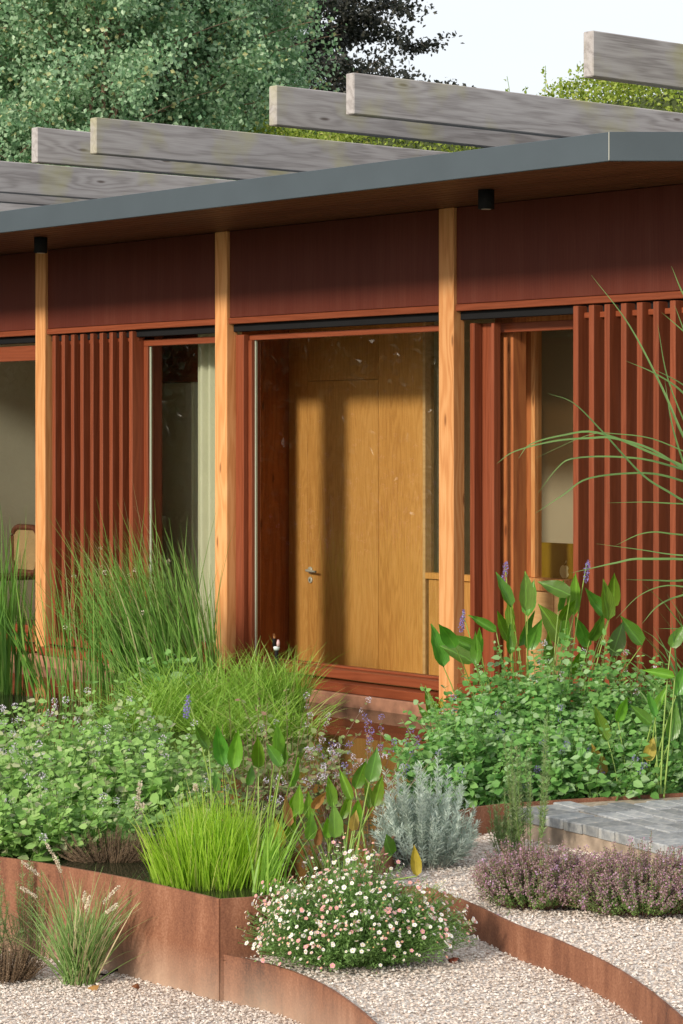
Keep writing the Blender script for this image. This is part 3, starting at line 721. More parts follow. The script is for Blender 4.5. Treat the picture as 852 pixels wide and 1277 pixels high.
# ------------------------------------------------------------------ plant generators
def unit(a): return a / (np.linalg.norm(a, axis=-1, keepdims=True) + 1e-9)
def blades(mb, base, length, width, az, th0, th1, m=6, pw=1.6, twist=None):
    """tapering blades: az heading, th0 lean at the foot, th1 extra lean gained towards the tip"""
    n = len(base); t = np.linspace(0, 1, m)
    th = th0[:, None] + th1[:, None] * t ** 1.5
    sg = length[:, None] / (m - 1)
    dh = np.sin(th) * sg; dv = np.cos(th) * sg
    h = np.c_[np.zeros(n), np.cumsum(dh[:, :-1], 1)]; v = np.c_[np.zeros(n), np.cumsum(dv[:, :-1], 1)]
    P = base[:, None] + np.stack([h * np.cos(az)[:, None], h * np.sin(az)[:, None], v], -1)
    W = width[:, None] * .5 * (1 - t ** pw)[None] * (.55 + .45 * np.minimum(1, t * 4))[None] + .0003
    tw = rng.uniform(0, 6.28, n) if twist is None else twist
    sd_ = np.stack([np.cos(tw), np.sin(tw), np.zeros(n)], -1)[:, None].repeat(m, 1)
    mb.ribbons(P, W, sd_); return P
def small_leaves(mb, p, d, nrm, Ls, Ws, fold=.14, droop=.12):
    """ovate leaves folded on the midrib, 4 triangles each"""
    d = unit(d); s = unit(np.cross(d, nrm)); nn = np.cross(s, d)
    Ls = Ls[:, None]; Ws = Ws[:, None]
    m1 = p + d * Ls * .27 - nn * Ws * fold * .3; m2 = p + d * Ls * .64 - nn * (Ws * fold * .3 + Ls * droop * .4); up_ = nn * Ws * fold * .5
    V = np.stack([p, m1 + s * Ws * .46 + up_, m1, m1 - s * Ws * .46 + up_, m2 + s * Ws * .38 + up_, m2, m2 - s * Ws * .38 + up_, p + d * Ls - nn * Ls * droop], 1)
    n = len(p); o = (np.arange(n) * 8)[:, None]
    mb.add(V.reshape(-1, 3), np.concatenate([o + np.array([[0, 2, 1]]), o + np.array([[0, 3, 2]]), o + np.array([[4, 5, 7]]), o + np.array([[5, 6, 7]])], 0))
    mb.f.append(np.concatenate([o + np.array([[1, 2, 5, 4]]), o + np.array([[2, 3, 6, 5]])], 0) + mb.n - n * 8)
    return mb
def diamonds(mb, p, d, nrm, Ls, Ws):
    d = unit(d); s = unit(np.cross(d, nrm)); Ls = Ls[:, None]; Ws = Ws[:, None]; nn = np.cross(s, d)
    V = np.stack([p, p + d * Ls * .45 + s * Ws * .5 + nn * Ws * .1, p + d * Ls, p + d * Ls * .45 - s * Ws * .5 + nn * Ws * .1], 1); n = len(p); o = (np.arange(n) * 4)[:, None]
    return mb.add(V.reshape(-1, 3), o + np.array([[0, 1, 2, 3]]))
def puff(mb, c, r, n, size, flat=1.0):
    """a flower head: n tiny petals on a ball round each centre"""
    k = len(c); dr = unit(rng.normal(size=(k, n, 3))); r = np.broadcast_to(np.asarray(r, float).reshape(-1, 1, 1), (k, 1, 1))
    P = c[:, None] + dr * r * np.array([1, 1, flat]) * rng.uniform(.6, 1, (k, n, 1)); P = P.reshape(-1, 3); dr = dr.reshape(-1, 3)
    return diamonds(mb, P, dr + rng.normal(0, .5, dr.shape), rng.normal(size=dr.shape), rng.uniform(.7, 1.2, len(P)) * size, rng.uniform(.7, 1.2, len(P)) * size * .8)

def mint(name, label, cat, c, rx, ry, h, ns, leaf, mats, fl=.1, flmat='f_lilac', group=None, lean=.35, node=.033, dense=.85, frad=.016, stemmat='stemred'):
    """bushy herb: leaning stems with opposite pairs of leaves and a flower ball on some tips"""
    t = thing(name, label, cat, (c[0], c[1], c[2]), group)
    r = np.sqrt(rng.uniform(0, 1, ns)); a = rng.uniform(0, 6.28, ns)
    ox, oy = r * np.cos(a), r * np.sin(a)
    base = np.c_[c[0] + ox * rx * RT[0] + oy * ry * FW[0], c[1] + ox * rx * RT[1] + oy * ry * FW[1], np.full(ns, c[2])]
    out = np.c_[ox * RT[0] + oy * FW[0], ox * RT[1] + oy * FW[1]]
    Hh = h * (1 - .45 * r ** 2) * np.where(rng.uniform(size=ns) < .12, rng.uniform(1.05, 1.28, ns), rng.uniform(.5, 1.08, ns))
    tt = np.linspace(0, 1, 6)
    wob = rng.normal(0, .06, (ns, 2))
    P = np.stack([base[:, None, 0] + (out[:, 0:1] * lean * h + wob[:, 0:1]) * tt ** 1.6, base[:, None, 1] + (out[:, 1:2] * lean * h + wob[:, 1:2]) * tt ** 1.6, base[:, None, 2] + Hh[:, None] * tt], -1)
    MB().tubes(P, np.linspace(.0026, .0012, 6), 3).build('stems', M[stemmat], t, kind='stuff')
    lp, ld, ls = [], [], []
    for i in range(ns):
        nn = max(3, int(Hh[i] / node * dense))
        for k in range(nn):
            f = .12 + .88 * (k + .5) / nn + rng.normal(0, .01)
            p = np.array([np.interp(f, tt, P[i, :, q]) for q in range(3)])
            a0 = k * 1.57 + i * 1.3 + rng.normal(0, .3)
            sz = leaf * (1.1 - .55 * max(0, f - .55) / .45) * rng.choice([.5, .75, .95, 1.1, 1.35]) * rng.uniform(.85, 1.15)
            for s_ in (0, math.pi):
                pit = rng.normal(.15, .35)
                lp.append(p); ld.append((math.cos(a0 + s_) * math.cos(pit), math.sin(a0 + s_) * math.cos(pit), math.sin(pit))); ls.append(sz)
    lp = np.array(lp); ld = np.array(ld); ls = np.array(ls)
    up = np.array([0, 0, .55]) + np.array(sd) * .85 + rng.normal(0, .35, lp.shape)
    lp = lp + ld * ls[:, None] * .12
    small_leaves(MBL := MB(), lp, ld, up, ls, ls * rng.uniform(.62, .82, len(ls)))
    MBL.build('leaves', M[mats], t, kind='stuff')
    if fl:
        sel = rng.uniform(size=ns) < fl
        if sel.any():
            fb = MB(); puff(fb, P[sel, -1] + np.array([0, 0, .004]), np.full(sel.sum(), frad), 36, .007)
            lo = P[sel, -1] * .0 + np.stack([[np.interp(.88, tt, P[i, :, q]) for q in range(3)] for i in np.where(sel)[0]])
            puff(fb, lo, np.full(sel.sum(), frad * .8), 20, .006)
            fb.build('flowers', M[flmat], t, kind='stuff')
    return t

# pickerel leaves: a few shared shapes
def pick_mesh(name, mat, bend, cup, wid):
    prof = np.array([0.0, .36, .48, .50, .46, .38, .26, .12, .0]) * wid; m_ = len(prof); t = np.linspace(0, 1, m_)
    y = -bend * t ** 2; mid = np.c_[np.zeros(m_), y, t * (1 - .12 * abs(bend))]
    V = []; f = []
    for k in range(m_):
        for s_ in (-1, -.5, 0, .5, 1):
            back = -.13 * (1 - t[k] * 6) * abs(s_) if k == 1 else 0
            V.append((mid[k, 0] + s_ * prof[k], mid[k, 1] - cup * abs(s_) ** 1.5 * prof[k] + .02 * math.sin(k * 2.1 + s_ * 3), mid[k, 2] + back))
    for k in range(m_ - 1):
        for q in range(4):
            o = k * 5 + q; f.append([o, o + 1, o + 6, o + 5])
    return MB().add(V, f).mesh(name, M[mat], True)
PM = {k: [pick_mesh('pickerel_leaf', mt, b, cpp, w) for b, cpp, w in ((.12, .5, .42), (.35, .7, .36), (-.15, .35, .48), (.55, .6, .40), (.05, 1.1, .30))]
      for k, mt in (('g', 'l_pick'), ('d', 'l_pickd'), ('y', 'l_picky'), ('b', 'l_pickb'))}
def pickerel(label, base_px, D, leaves, spikes=(), zb=-.05, spread=.1, group='pickerelweed clumps'):
    b0 = pd(base_px, 700, D); b0[2] = 0
    t = thing('pickerelweed', label, 'plant', b0, group)
    st = []
    for (px, py, Lpx, tilt, face, kind) in leaves:
        dd = D + rng.normal(0, spread); sz = Lpx * 1.2 / F * dd
        c = pd(px, py, dd)
        upv = RT * math.sin(math.radians(tilt)) + np.array([0, 0, 1]) * math.cos(math.radians(tilt)) + FW * rng.normal(0, .15)
        upv = unit(upv); fn = unit(-FW * math.cos(math.radians(face)) + RT * math.sin(math.radians(face)) + np.array([0, 0, .35]))
        sx = unit(np.cross(upv, fn)); fn = np.cross(sx, upv)
        p0 = c - upv * sz * .5
        me = PM[kind][rng.integers(0, 5)]
        o = bpy.data.objects.new('leaf', me); COL.objects.link(o); o.parent = t
        mw = Matrix(((sx[0] * sz, -fn[0] * sz, upv[0] * sz, p0[0]), (sx[1] * sz, -fn[1] * sz, upv[1] * sz, p0[1]), (sx[2] * sz, -fn[2] * sz, upv[2] * sz, p0[2]), (0, 0, 0, 1)))
        o.matrix_basis = Matrix.Translation(-Vector(t.location)) @ mw
        bb = b0 + RT * ((px - base_px) * .45 / F * D + rng.normal(0, .03)) + FW * rng.normal(0, .06); bb[2] = zb
        k = np.linspace(0, 1, 7)[:, None]
        ctrl = np.array([bb[0] * .4 + p0[0] * .6, bb[1] * .4 + p0[1] * .6, bb[2] * .45 + p0[2] * .55]) - upv * .03
        st.append((1 - k) ** 2 * bb + 2 * k * (1 - k) * (ctrl * .6 + np.array([bb[0], bb[1], p0[2] * .6]) * .4) + k ** 2 * p0)
    fl = MB()
    for (px, py, Lpx) in spikes:
        dd = D + rng.normal(0, .05); hgt = Lpx / F * dd; c = pd(px, py, dd)
        cs = c + np.linspace(-.5, .5, 11)[:, None] * np.array([.02, 0, hgt]); rr_ = np.interp(np.linspace(0, 1, 11), [0, .2, .8, 1], [.7, 1, .8, .3]) * .014
        puff(fl, cs, rr_, 16, .009)
        bb = b0 + RT * ((px - base_px) * .5 / F * D); bb[2] = zb; k = np.linspace(0, 1, 7)[:, None]
        e = c + np.array([0, 0, hgt * .4]); st.append((1 - k) ** 2 * bb + 2 * k * (1 - k) * np.array([bb[0] * .6 + e[0] * .4, bb[1] * .6 + e[1] * .4, e[2] * .6]) + k ** 2 * e)
    MB().tubes(np.array(st), np.linspace(.0055, .0028, 7), 5).build('leaf_stalks', M['stemgreen2'], t, True, kind='stuff')
    if spikes: fl.build('flower_spikes', M['f_blue'], t, kind='stuff')
    return t

# ------------------------------------------------------------------ planting: the pond
def px2(lst, ox, oy, s): return [(ox + a[0] / s, oy + a[1] / s, a[2] / s, *a[3:]) for a in lst]
pickerel('tall pickerelweed with broad leaves and violet spikes in front of the right screen', 665, 13.6,
    px2([(235, 250, 95, -20, 30, 'd'), (262, 215, 80, -30, -20, 'd'), (300, 245, 90, -65, 10, 'd'), (288, 268, 80, -60, 30, 'd'), (350, 195, 70, -60, 0, 'd'), (392, 205, 80, -40, 20, 'g'), (400, 112, 80, -28, 40, 'd'),
         (430, 165, 85, -5, -50, 'g'), (462, 112, 85, 5, 30, 'g'), (475, 132, 80, 15, -30, 'd'), (530, 105, 75, -65, 10, 'd'), (543, 125, 70, 2, 50, 'd'), (526, 195, 100, -30, 10, 'g'), (590, 122, 90, 12, -30, 'g'),
         (505, 262, 80, -10, 30, 'g'), (570, 205, 85, 10, -40, 'd'), (625, 150, 85, -55, 20, 'd'), (655, 135, 90, -12, 30, 'g'), (681, 105, 85, 3, -10, 'g'), (640, 205, 70, 30, 40, 'd'), (585, 285, 70, 10, 20, 'g'),
         (345, 260, 70, 15, -30, 'd'), (335, 238, 60, -10, 30, 'g'), (600, 210, 80, -20, -20, 'd'), (690, 232, 80, 20, 10, 'd'), (720, 212, 80, -40, 10, 'd'), (450, 205, 80, 10, 50, 'd'), (560, 150, 70, 15, 20, 'g'), (420, 230, 70, 0, 10, 'd'), (480, 220, 75, 20, 10, 'd')], 426, 680, 2.0),
    [(577, 774, 24), (630, 714, 24), (732, 712, 24)], spread=.22)
pickerel('pickerelweed with thin stalks and two yellowed leaves at the back of the terrace', 800, 12.42,
    px2([(640, 447, 80, -30, 20, 'g'), (692, 402, 66, 2, 20, 'g'), (800, 385, 70, 25, -30, 'g'), (825, 440, 80, 8, 20, 'd'), (745, 423, 60, -50, 10, 'd'), (771, 507, 55, 15, 0, 'y'), (636, 535, 75, -22, 10, 'y'), (765, 398, 60, -30, 30, 'd'), (840, 225, 60, 30, 0, 'd'), (790, 320, 70, -80, 0, 'g'), (850, 330, 80, 20, 10, 'd')], 426, 680, 2.0), spread=.06)
pickerel('single small pickerelweed sprig with a yellow leaf at the foot of the middle post', 545, 14.9,
    [(533, 875, 34, -10, 20, 'g'), (551, 884, 28, 30, -20, 'y'), (541, 888, 24, 10, 10, 'g'), (527, 890, 24, -30, 10, 'd')], spread=.03)
pickerel('pickerelweed with upright arrow shaped leaves and one violet spike behind the lime rushes', 318, 11.3,
    px2([(190, 295, 115, -18, 15, 'd'), (248, 300, 118, 5, 10, 'g'), (328, 305, 105, 2, -5, 'g'), (390, 275, 100, 8, 40, 'g'), (125, 268, 85, -45, 30, 'd'), (375, 322, 80, -35, 10, 'd'), (408, 318, 70, 5, 30, 'd'), (185, 410, 60, 0, 40, 'd'), (440, 380, 90, 15, 60, 'g'), (300, 390, 60, 15, 40, 'd')], 200, 820, 2.6625),
    [(234, 881, 26)], spread=.08)
pickerel('pickerelweed with yellowing and withered leaves beside the silver bush', 425, 10.45,
    px2([(438, 480, 100, 8, 20, 'g'), (466, 470, 90, 4, -30, 'g'), (490, 490, 80, -4, 20, 'g'), (560, 445, 90, -12, 30, 'g'), (615, 420, 95, -22, -10, 'g'), (665, 382, 95, 18, 10, 'd'), (710, 355, 100, 15, 20, 'd'), (685, 450, 90, -8, 20, 'g'), (722, 440, 95, 12, 10, 'g'),
         (580, 540, 100, 2, 30, 'g'), (550, 560, 70, -8, 10, 'g'), (388, 580, 85, -15, 20, 'y'), (405, 515, 90, -28, 40, 'b'), (522, 462, 75, 22, 30, 'b'), (655, 500, 80, 5, 0, 'g'), (645, 540, 60, 10, 0, 'y'), (745, 610, 95, -28, 10, 'd'), (523, 590, 60, 5, 20, 'b'), (843, 672, 90, -10, 10, 'y'), (500, 560, 80, 10, 30, 'g'), (610, 490, 80, 10, 30, 'g'), (425, 560, 80, 0, 30, 'g')], 200, 820, 2.6625), spread=.1)

mg = 'water mint bushes'
mint('mint_bush', 'dense green mint bush heaped below the right screen', 'bush', [*pd(690, 700, 13.3)[:2], -.04], .55, .5, .72, 330, .056, 'l_mint', .03, 'f_lilac', mg, .25, .03, stemmat='stem')
mint('mint_bush', 'green mint bush with violet flower tips left of the heap by the screen', 'bush', [*pd(585, 700, 12.6)[:2], -.04], .30, .4, .45, 190, .052, 'l_mint', .10, 'f_blue', mg, .3, .03, stemmat='stem')
mint('mint_bush', 'dense green mint bush at the right edge behind the terrace', 'bush', [*pd(820, 700, 13.1)[:2], -.04], .42, .45, .64, 230, .055, 'l_mint', .03, 'f_lilac', mg, .25, .03, stemmat='stem')
mint('mint_bush', 'low front mint bush spilling to the rim of the paved terrace', 'bush', [*pd(700, 700, 12.5)[:2], -.02], .55, .22, .38, 230, .052, 'l_mint', .03, 'f_blue', mg, .3, .03, stemmat='stem')
mint('mint_bush', 'faded mint bush with lilac flower balls at the left edge of the pond', 'bush', [*pd(20, 700, 12.2)[:2], -.03], .42, .65, .52, 220, .05, 'l_mint2', .24, 'f_lilac', mg, .3, .034, stemmat='stem')
mint('mint_bush', 'mint bush with lilac flower balls above the tall steel wall', 'bush', [*pd(120, 700, 12.0)[:2], -.03], .38, .65, .58, 220, .05, 'l_mint2', .18, 'f_lilac', mg, .3, .034, stemmat='stem')
mint('mint_bush', 'low mint bush just left of the lime green rushes', 'bush', [*pd(195, 700, 11.6)[:2], -.03], .24, .5, .42, 120, .048, 'l_mint2', .1, 'f_lilac', mg, .3, .034, stemmat='stem')
mint('mint_bush', 'front mint foliage lapping over the rim of the steel wall', 'bush', [*pd(50, 700, 10.84)[:2], -.02], .40, .14, .34, 200, .046, 'l_mint2', .04, 'f_lilac', mg, .3, .03, stemmat='stem')
mint('mint_bush', 'small floating mint patch in the water in front of the sedge', 'bush', [*pd(225, 700, 13.2)[:2], -.02], .22, .3, .2, 60, .036, 'l_mint2', .0, 'f_lilac', mg, .5, .035, stemmat='stem')
mint('mint_bush', 'pale leaved mint beside the tall rush clump', 'bush', [*pd(205, 700, 16.4)[:2], -.02], .14, .15, .42, 24, .065, 'l_mint', .0, 'f_lilac', mg, .3, .045, stemmat='stem')
mint('mint_bush', 'low leafy mint between the rush clump and the sedge mat', 'bush', [*pd(255, 700, 16.0)[:2], -.02], .26, .15, .24, 40, .05, 'l_mint', .0, 'f_lilac', mg, .4, .04, stemmat='stem')
sg_ = 'thin flowering mint stems'
mint('flowering_mint', 'sparse faded mint stems with lilac flower balls in front of the entrance step', 'plant', [*pd(365, 700, 13.2)[:2], -.02], .30, .4, .50, 22, .034, 'l_sparse', .45, 'f_lilac', sg_, .45, .04, frad=.018)
mint('flowering_mint', 'sparse reddish mint stems behind the arrow leaved pickerelweed', 'plant', [*pd(310, 700, 12.3)[:2], -.02], .30, .4, .42, 36, .032, 'l_sparse', .12, 'f_lilac', sg_, .4, .038)
mint('flowering_mint', 'thin stems with violet and lilac flowers left of the silver bush', 'plant', [*pd(462, 700, 12.2)[:2], -.02], .16, .25, .47, 16, .026, 'l_sparse', .9, 'f_blue', sg_, .35, .05, frad=.016)
mint('flowering_mint', 'thin stems with pale lilac flowers above the water near the step', 'plant', [*pd(430, 700, 12.0)[:2], -.02], .22, .25, .42, 20, .028, 'l_sparse', .7, 'f_lilac', sg_, .4, .045, frad=.014)
mint('flowering_mint', 'sparse low mint stems hanging over the water behind the lime rushes', 'plant', [*pd(270, 700, 11.5)[:2], -.02], .3, .2, .26, 60, .03, 'l_sparse', .05, 'f_lilac', sg_, .4, .035)

def clump(name, label, c, n, rx, ry, Lm, Ls, w, az0, azs, th0, th0s, th1, th1s, mat, cat='grass', group=None, m=7, zb=-.02, pw=1.8):
    t = thing(name, label, cat, (c[0], c[1], zb), group)
    r = np.sqrt(rng.uniform(0, 1, n)); a = rng.uniform(0, 6.28, n)
    base = np.c_[c[0] + r * np.cos(a) * rx * RT[0] + r * np.sin(a) * ry * FW[0], c[1] + r * np.cos(a) * rx * RT[1] + r * np.sin(a) * ry * FW[1], np.full(n, zb)]
    ln = np.maximum(.05, rng.normal(Lm, Ls, n))
    az = az0 + rng.normal(0, azs, n) if azs < 3 else rng.uniform(0, 6.28, n)
    mb = MB(); P = blades(mb, base, ln, w * rng.uniform(.7, 1.3, n), az, np.abs(rng.normal(th0, th0s, n)), np.abs(rng.normal(th1, th1s, n)), m, pw)
    mb.build('blades', M[mat], t, kind='stuff'); return t, P
LEFT = math.atan2(-RT[1], -RT[0]); RIGHT = math.atan2(RT[1], RT[0])
# tall rushes by the left screen
b = pd(215, 700, 17.0)
t, P = clump('rush_clump', 'tall wispy green rush clump fanning left in front of the left screen', b, 620, .36, .24, 1.02, .19, .0095, LEFT, .6, .26, .18, .35, .2, 'l_rush')
P2 = MB()
bb = np.repeat(b[None], 300, 0) + rng.normal(0, .1, (300, 3)) + RT * rng.uniform(-.75, .1, (300, 1)); bb[:, 2] = -.02
blades(P2, bb, rng.normal(.92, .2, 300), np.full(300, .009), LEFT + rng.normal(0, 1.2, 300), np.abs(rng.normal(.12, .1, 300)), np.abs(rng.normal(.2, .15, 300)), 7, 1.8)
P2.build('upright_blades', M['l_rush'], t, kind='stuff')
fb = MB(); tips = P[rng.choice(len(P), 9, False), -1]; puff(fb, tips, np.full(len(tips), .012), 18, .01); fb.build('seed_tufts', M['seed'], t, kind='stuff')
clump('rush_clump', 'thin rushes standing before the curtained window', pd(262, 700, 16.9), 40, .12, .1, .88, .15, .007, LEFT, 1.2, .06, .06, .15, .1, 'l_rush')
# floppy sedge
sm_ = 'low sedge tufts in the pond'
for (px, D, n, rx, ry, L_, az, asd, t0, lab) in ((340, 16.0, 600, .22, .3, .42, RIGHT, 9, .25, 'upright light green sedge tuft beside the entrance step'),
        (270, 16.0, 1100, .46, .4, .48, LEFT, 9, .65, 'low floppy sedge mat spreading over the water below the rushes'),
        (205, 15.5, 600, .38, .25, .42, LEFT, 9, .8, 'sprawling sedge on the water left of the main mat'),
        (315, 15.1, 650, .40, .25, .36, LEFT, 9, .85, 'flattened sedge hanging into the water in front of the entrance step')):
    clump('sedge_tuft', lab, pd(px, 700, D), n, rx, ry, L_, .09, .008, az, asd, t0, .2, .8, .35, 'l_mat', group=sm_)
# cattails at left edge
for px, D, n, lab in ((8, 17.6, 90, 'tall cattail leaves standing in the water at the left edge'), (-40, 17.2, 60, 'cattail leaves partly cut off by the left edge')):
    clump('cattail_clump', lab, pd(px, 700, D), n, .16, .14, 1.0, .22, .014, LEFT, 9, .05, .05, .12, .12, 'l_cat', group='cattails at the left edge', pw=2.6)
clump('cattail_clump', 'leaning cattail leaves crossing the foot of the leftmost post', pd(52, 700, 17.4), 22, .1, .08, .75, .15, .014, LEFT, .6, .25, .2, .3, .2, 'l_cat', group='cattails at the left edge', pw=2.6)
# lime rushes
t, P = clump('lime_rush_clump', 'bright lime green upright rush clump inside the steel planter corner', pd(266, 700, 10.2), 520, .15, .18, .33, .05, .0058, LEFT, 9, .12, .10, .35, .2, 'l_lime', pw=1.7)
mb = MB(); n = 800; r = np.sqrt(rng.uniform(0, 1, n)); a = rng.uniform(0, 6.28, n); c = pd(266, 700, 10.2)
bb = np.c_[c[0] + .25 * r * np.cos(a), c[1] + .25 * r * np.sin(a), np.full(n, -.02)]
blades(mb, bb, rng.normal(.31, .06, n) * (1.05 - .35 * r), rng.uniform(.004, .007, n), a + rng.normal(0, .5, n), .12 + .28 * r * rng.uniform(.3, 1.2, n), np.abs(rng.normal(.35, .2, n)), 7, 1.7); mb.build('outer_blades', M['l_lime'], t, kind='stuff')
clump('lime_rush_clump', 'loose long green blades at the right side of the lime rushes', pd(335, 700, 10.0), 60, .08, .12, .34, .06, .008, RIGHT, .8, .25, .15, .4, .2, 'l_mat')
# fountain grass lower left
b = pz(100, 1226, ZL); 
t, P = clump('fountain_grass', 'arching grass tuft with pale seed heads on the gravel at lower left', b, 330, .07, .06, .34, .09, .0062, LEFT, 9, .4, .22, .4, .25, 'l_fount', zb=ZL)
cs = MB(); sh = MB()
for (tx, ty, L_) in ((112, 1118, 26), (28, 1075, 30), (27, 1107, 22), (148, 1105, 26), (150, 1150, 14), (106, 1113, 14), (58, 1052, 30), (70, 1074, 14), (146, 1128, 22)):
    e = pd(tx, ty, 9.9 + rng.normal(0, .08)); k = np.linspace(0, 1, 8)[:, None]
    mid = np.array([b[0] * .6 + e[0] * .4, b[1] * .6 + e[1] * .4, e[2] * .75 + ZL * .25])
    pp = (1 - k) ** 2 * b + 2 * k * (1 - k) * mid + k ** 2 * e
    cs.tubes(pp[None], .0013, 3); dr = unit(e - mid); hl = L_ / F * 9.9
    puff(sh, e - dr * hl * np.linspace(.0, 1, 12)[:, None], np.interp(np.linspace(0, 1, 12), [0, .3, 1], [.002, .004, .004]), 9, .008)
cs.build('stalks', M['dry'], t, kind='stuff'); sh.build('seed_heads', M['seed'], t, kind='stuff')
# pale seed heads behind the wall
t = thing('seed_stalks', 'two pale feathery seed heads in front of the mint above the steel wall', 'grass', pz(165, 1062, 0)); sh = MB(); cs = MB()
for (tx, ty, bx_, L_) in ((175, 976, 163, 34), (178, 1003, 166, 34), (488 / 2, 980, 250, 4)):
    e = pd(tx, ty, 11.0); bb = pd(bx_, 1062, 11.0); k = np.linspace(0, 1, 6)[:, None]; pp = bb + (e - bb) * k; cs.tubes(pp[None], .0013, 3)
    dr = unit(e - bb); puff(sh, e - dr * np.linspace(0, L_ / F * 11, 14)[:, None], np.full(14, .006), 12, .010)
cs.build('stalks', M['dry'], t, kind='stuff'); sh.build('seed_heads', M['seed'], t, kind='stuff')

# ------------------------------------------------------------------ shrubs on gravel
def sprigs(name, label, c, n, rx, ry, h, hs, leaf, lw, mat, node=.006, lean=.35, stem='stem', cat='shrub', pit=.75, profile=.45, group=None, lean_dir=None):
    """upright sprigs clothed in needle leaves"""
    t = thing(name, label, cat, c, group)
    r = np.sqrt(rng.uniform(0, 1, n)); a = rng.uniform(0, 6.28, n); ox, oy = r * np.cos(a), r * np.sin(a)
    out = np.c_[ox * RT[0] + oy * FW[0], ox * RT[1] + oy * FW[1]]
    base = np.c_[c[0] + ox * rx * .5 * RT[0] + oy * ry * .5 * FW[0], c[1] + ox * rx * .5 * RT[1] + oy * ry * .5 * FW[1], np.full(n, c[2])]
    top = np.c_[c[0] + ox * rx * RT[0] + oy * ry * FW[0], c[1] + ox * rx * RT[1] + oy * ry * FW[1], c[2] + h * np.sqrt(np.maximum(.05, 1 - profile * r ** 2 * 2)) * rng.normal(1, hs, n)]
    k = np.linspace(0, 1, 6)[None, :, None]
    mid = np.c_[base[:, :2] * .35 + top[:, :2] * .65, (base[:, 2] * .5 + top[:, 2] * .5)]
    P = (1 - k) ** 2 * base[:, None] + 2 * k * (1 - k) * mid[:, None] + k ** 2 * top[:, None]
    MB().tubes(P, np.linspace(.0022, .001, 6), 3).build('stems', M[stem], t, kind='stuff')
    ln = np.linalg.norm(top - base, axis=1); nn = np.maximum(6, (ln / node).astype(int))
    idx = np.repeat(np.arange(n), nn); f = rng.uniform(.22, 1, len(idx))
    q = f * 5; i0 = np.minimum(q.astype(int), 4); fr = (q - i0)[:, None]
    p = P[idx, i0] * (1 - fr) + P[idx, i0 + 1] * fr; ax = unit(P[idx, i0 + 1] - P[idx, i0])
    rd = unit(np.cross(ax, rng.normal(size=p.shape)))
    d = rd * math.cos(pit) + ax * math.sin(pit)
    sz = leaf * rng.uniform(.6, 1.2, len(p)) * (1.1 - .5 * f)
    diamonds(mb := MB(), p, d, ax + rng.normal(0, .4, p.shape), sz, sz * lw)
    mb.build('leaves', M[mat], t, kind='stuff'); return t, P
sprigs('silver_bush', 'silvery grey curry plant bush on the gravel left of the terrace', pz(530, 1078, Z3), 150, .27, .24, .36, .24, .046, .13, 'l_lav', .0028, cat='bush', stem='l_lav')
rg = 'rosemary sprigs'
sprigs('rosemary', 'tall upright rosemary sprigs beside the corner of the terrace', pz(662, 1066, Z3), 15, .18, .10, .50, .2, .030, .14, 'l_rose', .0020, pit=.65, profile=.3, group=rg)
sprigs('rosemary', 'low green rosemary tuft between the silver bush and the terrace', pz(634, 1064, Z3), 40, .11, .10, .27, .25, .030, .14, 'l_rose', .0024, group=rg)
sprigs('rosemary', 'rosemary sprigs growing against the tall steel wall at the left', pz(42, 1195, ZL), 34, .18, .10, .40, .2, .028, .13, 'l_rose', .0025, pit=.65, group=rg)
sprigs('rosemary', 'rosemary sprigs at the left edge beside the steel wall', pz(-12, 1200, ZL), 26, .08, .10, .44, .2, .028, .13, 'l_rose', .0025, pit=.65, group=rg)
t, P = sprigs('dry_heather', 'withered brown mound at the bottom left corner', pz(5, 1222, ZL), 260, .18, .14, .15, .2, .014, .3, 'dry', .004, stem='dry', cat='shrub', profile=.4)
# thyme
def thyme(label, c, n, rx, ry, h):
    t, P = sprigs('thyme_bush', label, c, n, rx, ry, h, .18, .014, .5, 'l_thyme', .0042, stem='stemred', cat='shrub', pit=.35, profile=.42, group='purple thyme')
    fb = MB()
    for fr_ in (.99, .94, .88, .82, .74):
        pp = P[:, 4] + (P[:, 5] - P[:, 4]) * ((fr_ - .8) / .2)
        sel = rng.uniform(size=n) < .62
        puff(fb, pp[sel], np.full(sel.sum(), .0085), 9, .0085)
    fb.build('flower_heads', M['f_thyme'], t, kind='stuff')
    sel = rng.uniform(size=n) < .05; fb = MB(); puff(fb, P[sel, 5], np.full(sel.sum(), .01), 10, .009); fb.build('fresh_flowers', M['f_pink'], t, kind='stuff')
thyme('purple brown thyme mound at the right edge below the terrace', pz(800, 1135, Z3), 700, .38, .30, .21)
thyme('low thyme patch filling the gap between the two purple thyme mounds', pz(735, 1128, Z3), 330, .22, .24, .17)
thyme('purple thyme mound spilling over the step edge right of the daisies', pz(668, 1128, Z3), 560, .28, .26, .21)
t = thing('thyme_sprig', 'small lilac flowering thyme sprig hanging over the step edge', 'plant', pz(630, 1160, Z2)); fb = MB()
puff(fb, np.array([pd(628 + dx_, 1150 + dy_, 9.9) for dx_, dy_ in ((0, 0), (4, 5), (-4, 3), (2, 9), (6, -5), (0, 12), (-6, -6), (5, 1))]), np.full(8, .008), 14, .009)
fb.build('flowers', M['f_pink'], t, kind='stuff'); MB().tubes(np.array([[pd(636, 1135, 9.92), pd(632, 1143, 9.9), pd(628, 1162, 9.9)]]), .0015, 3).build('stem', M['stem'], t)

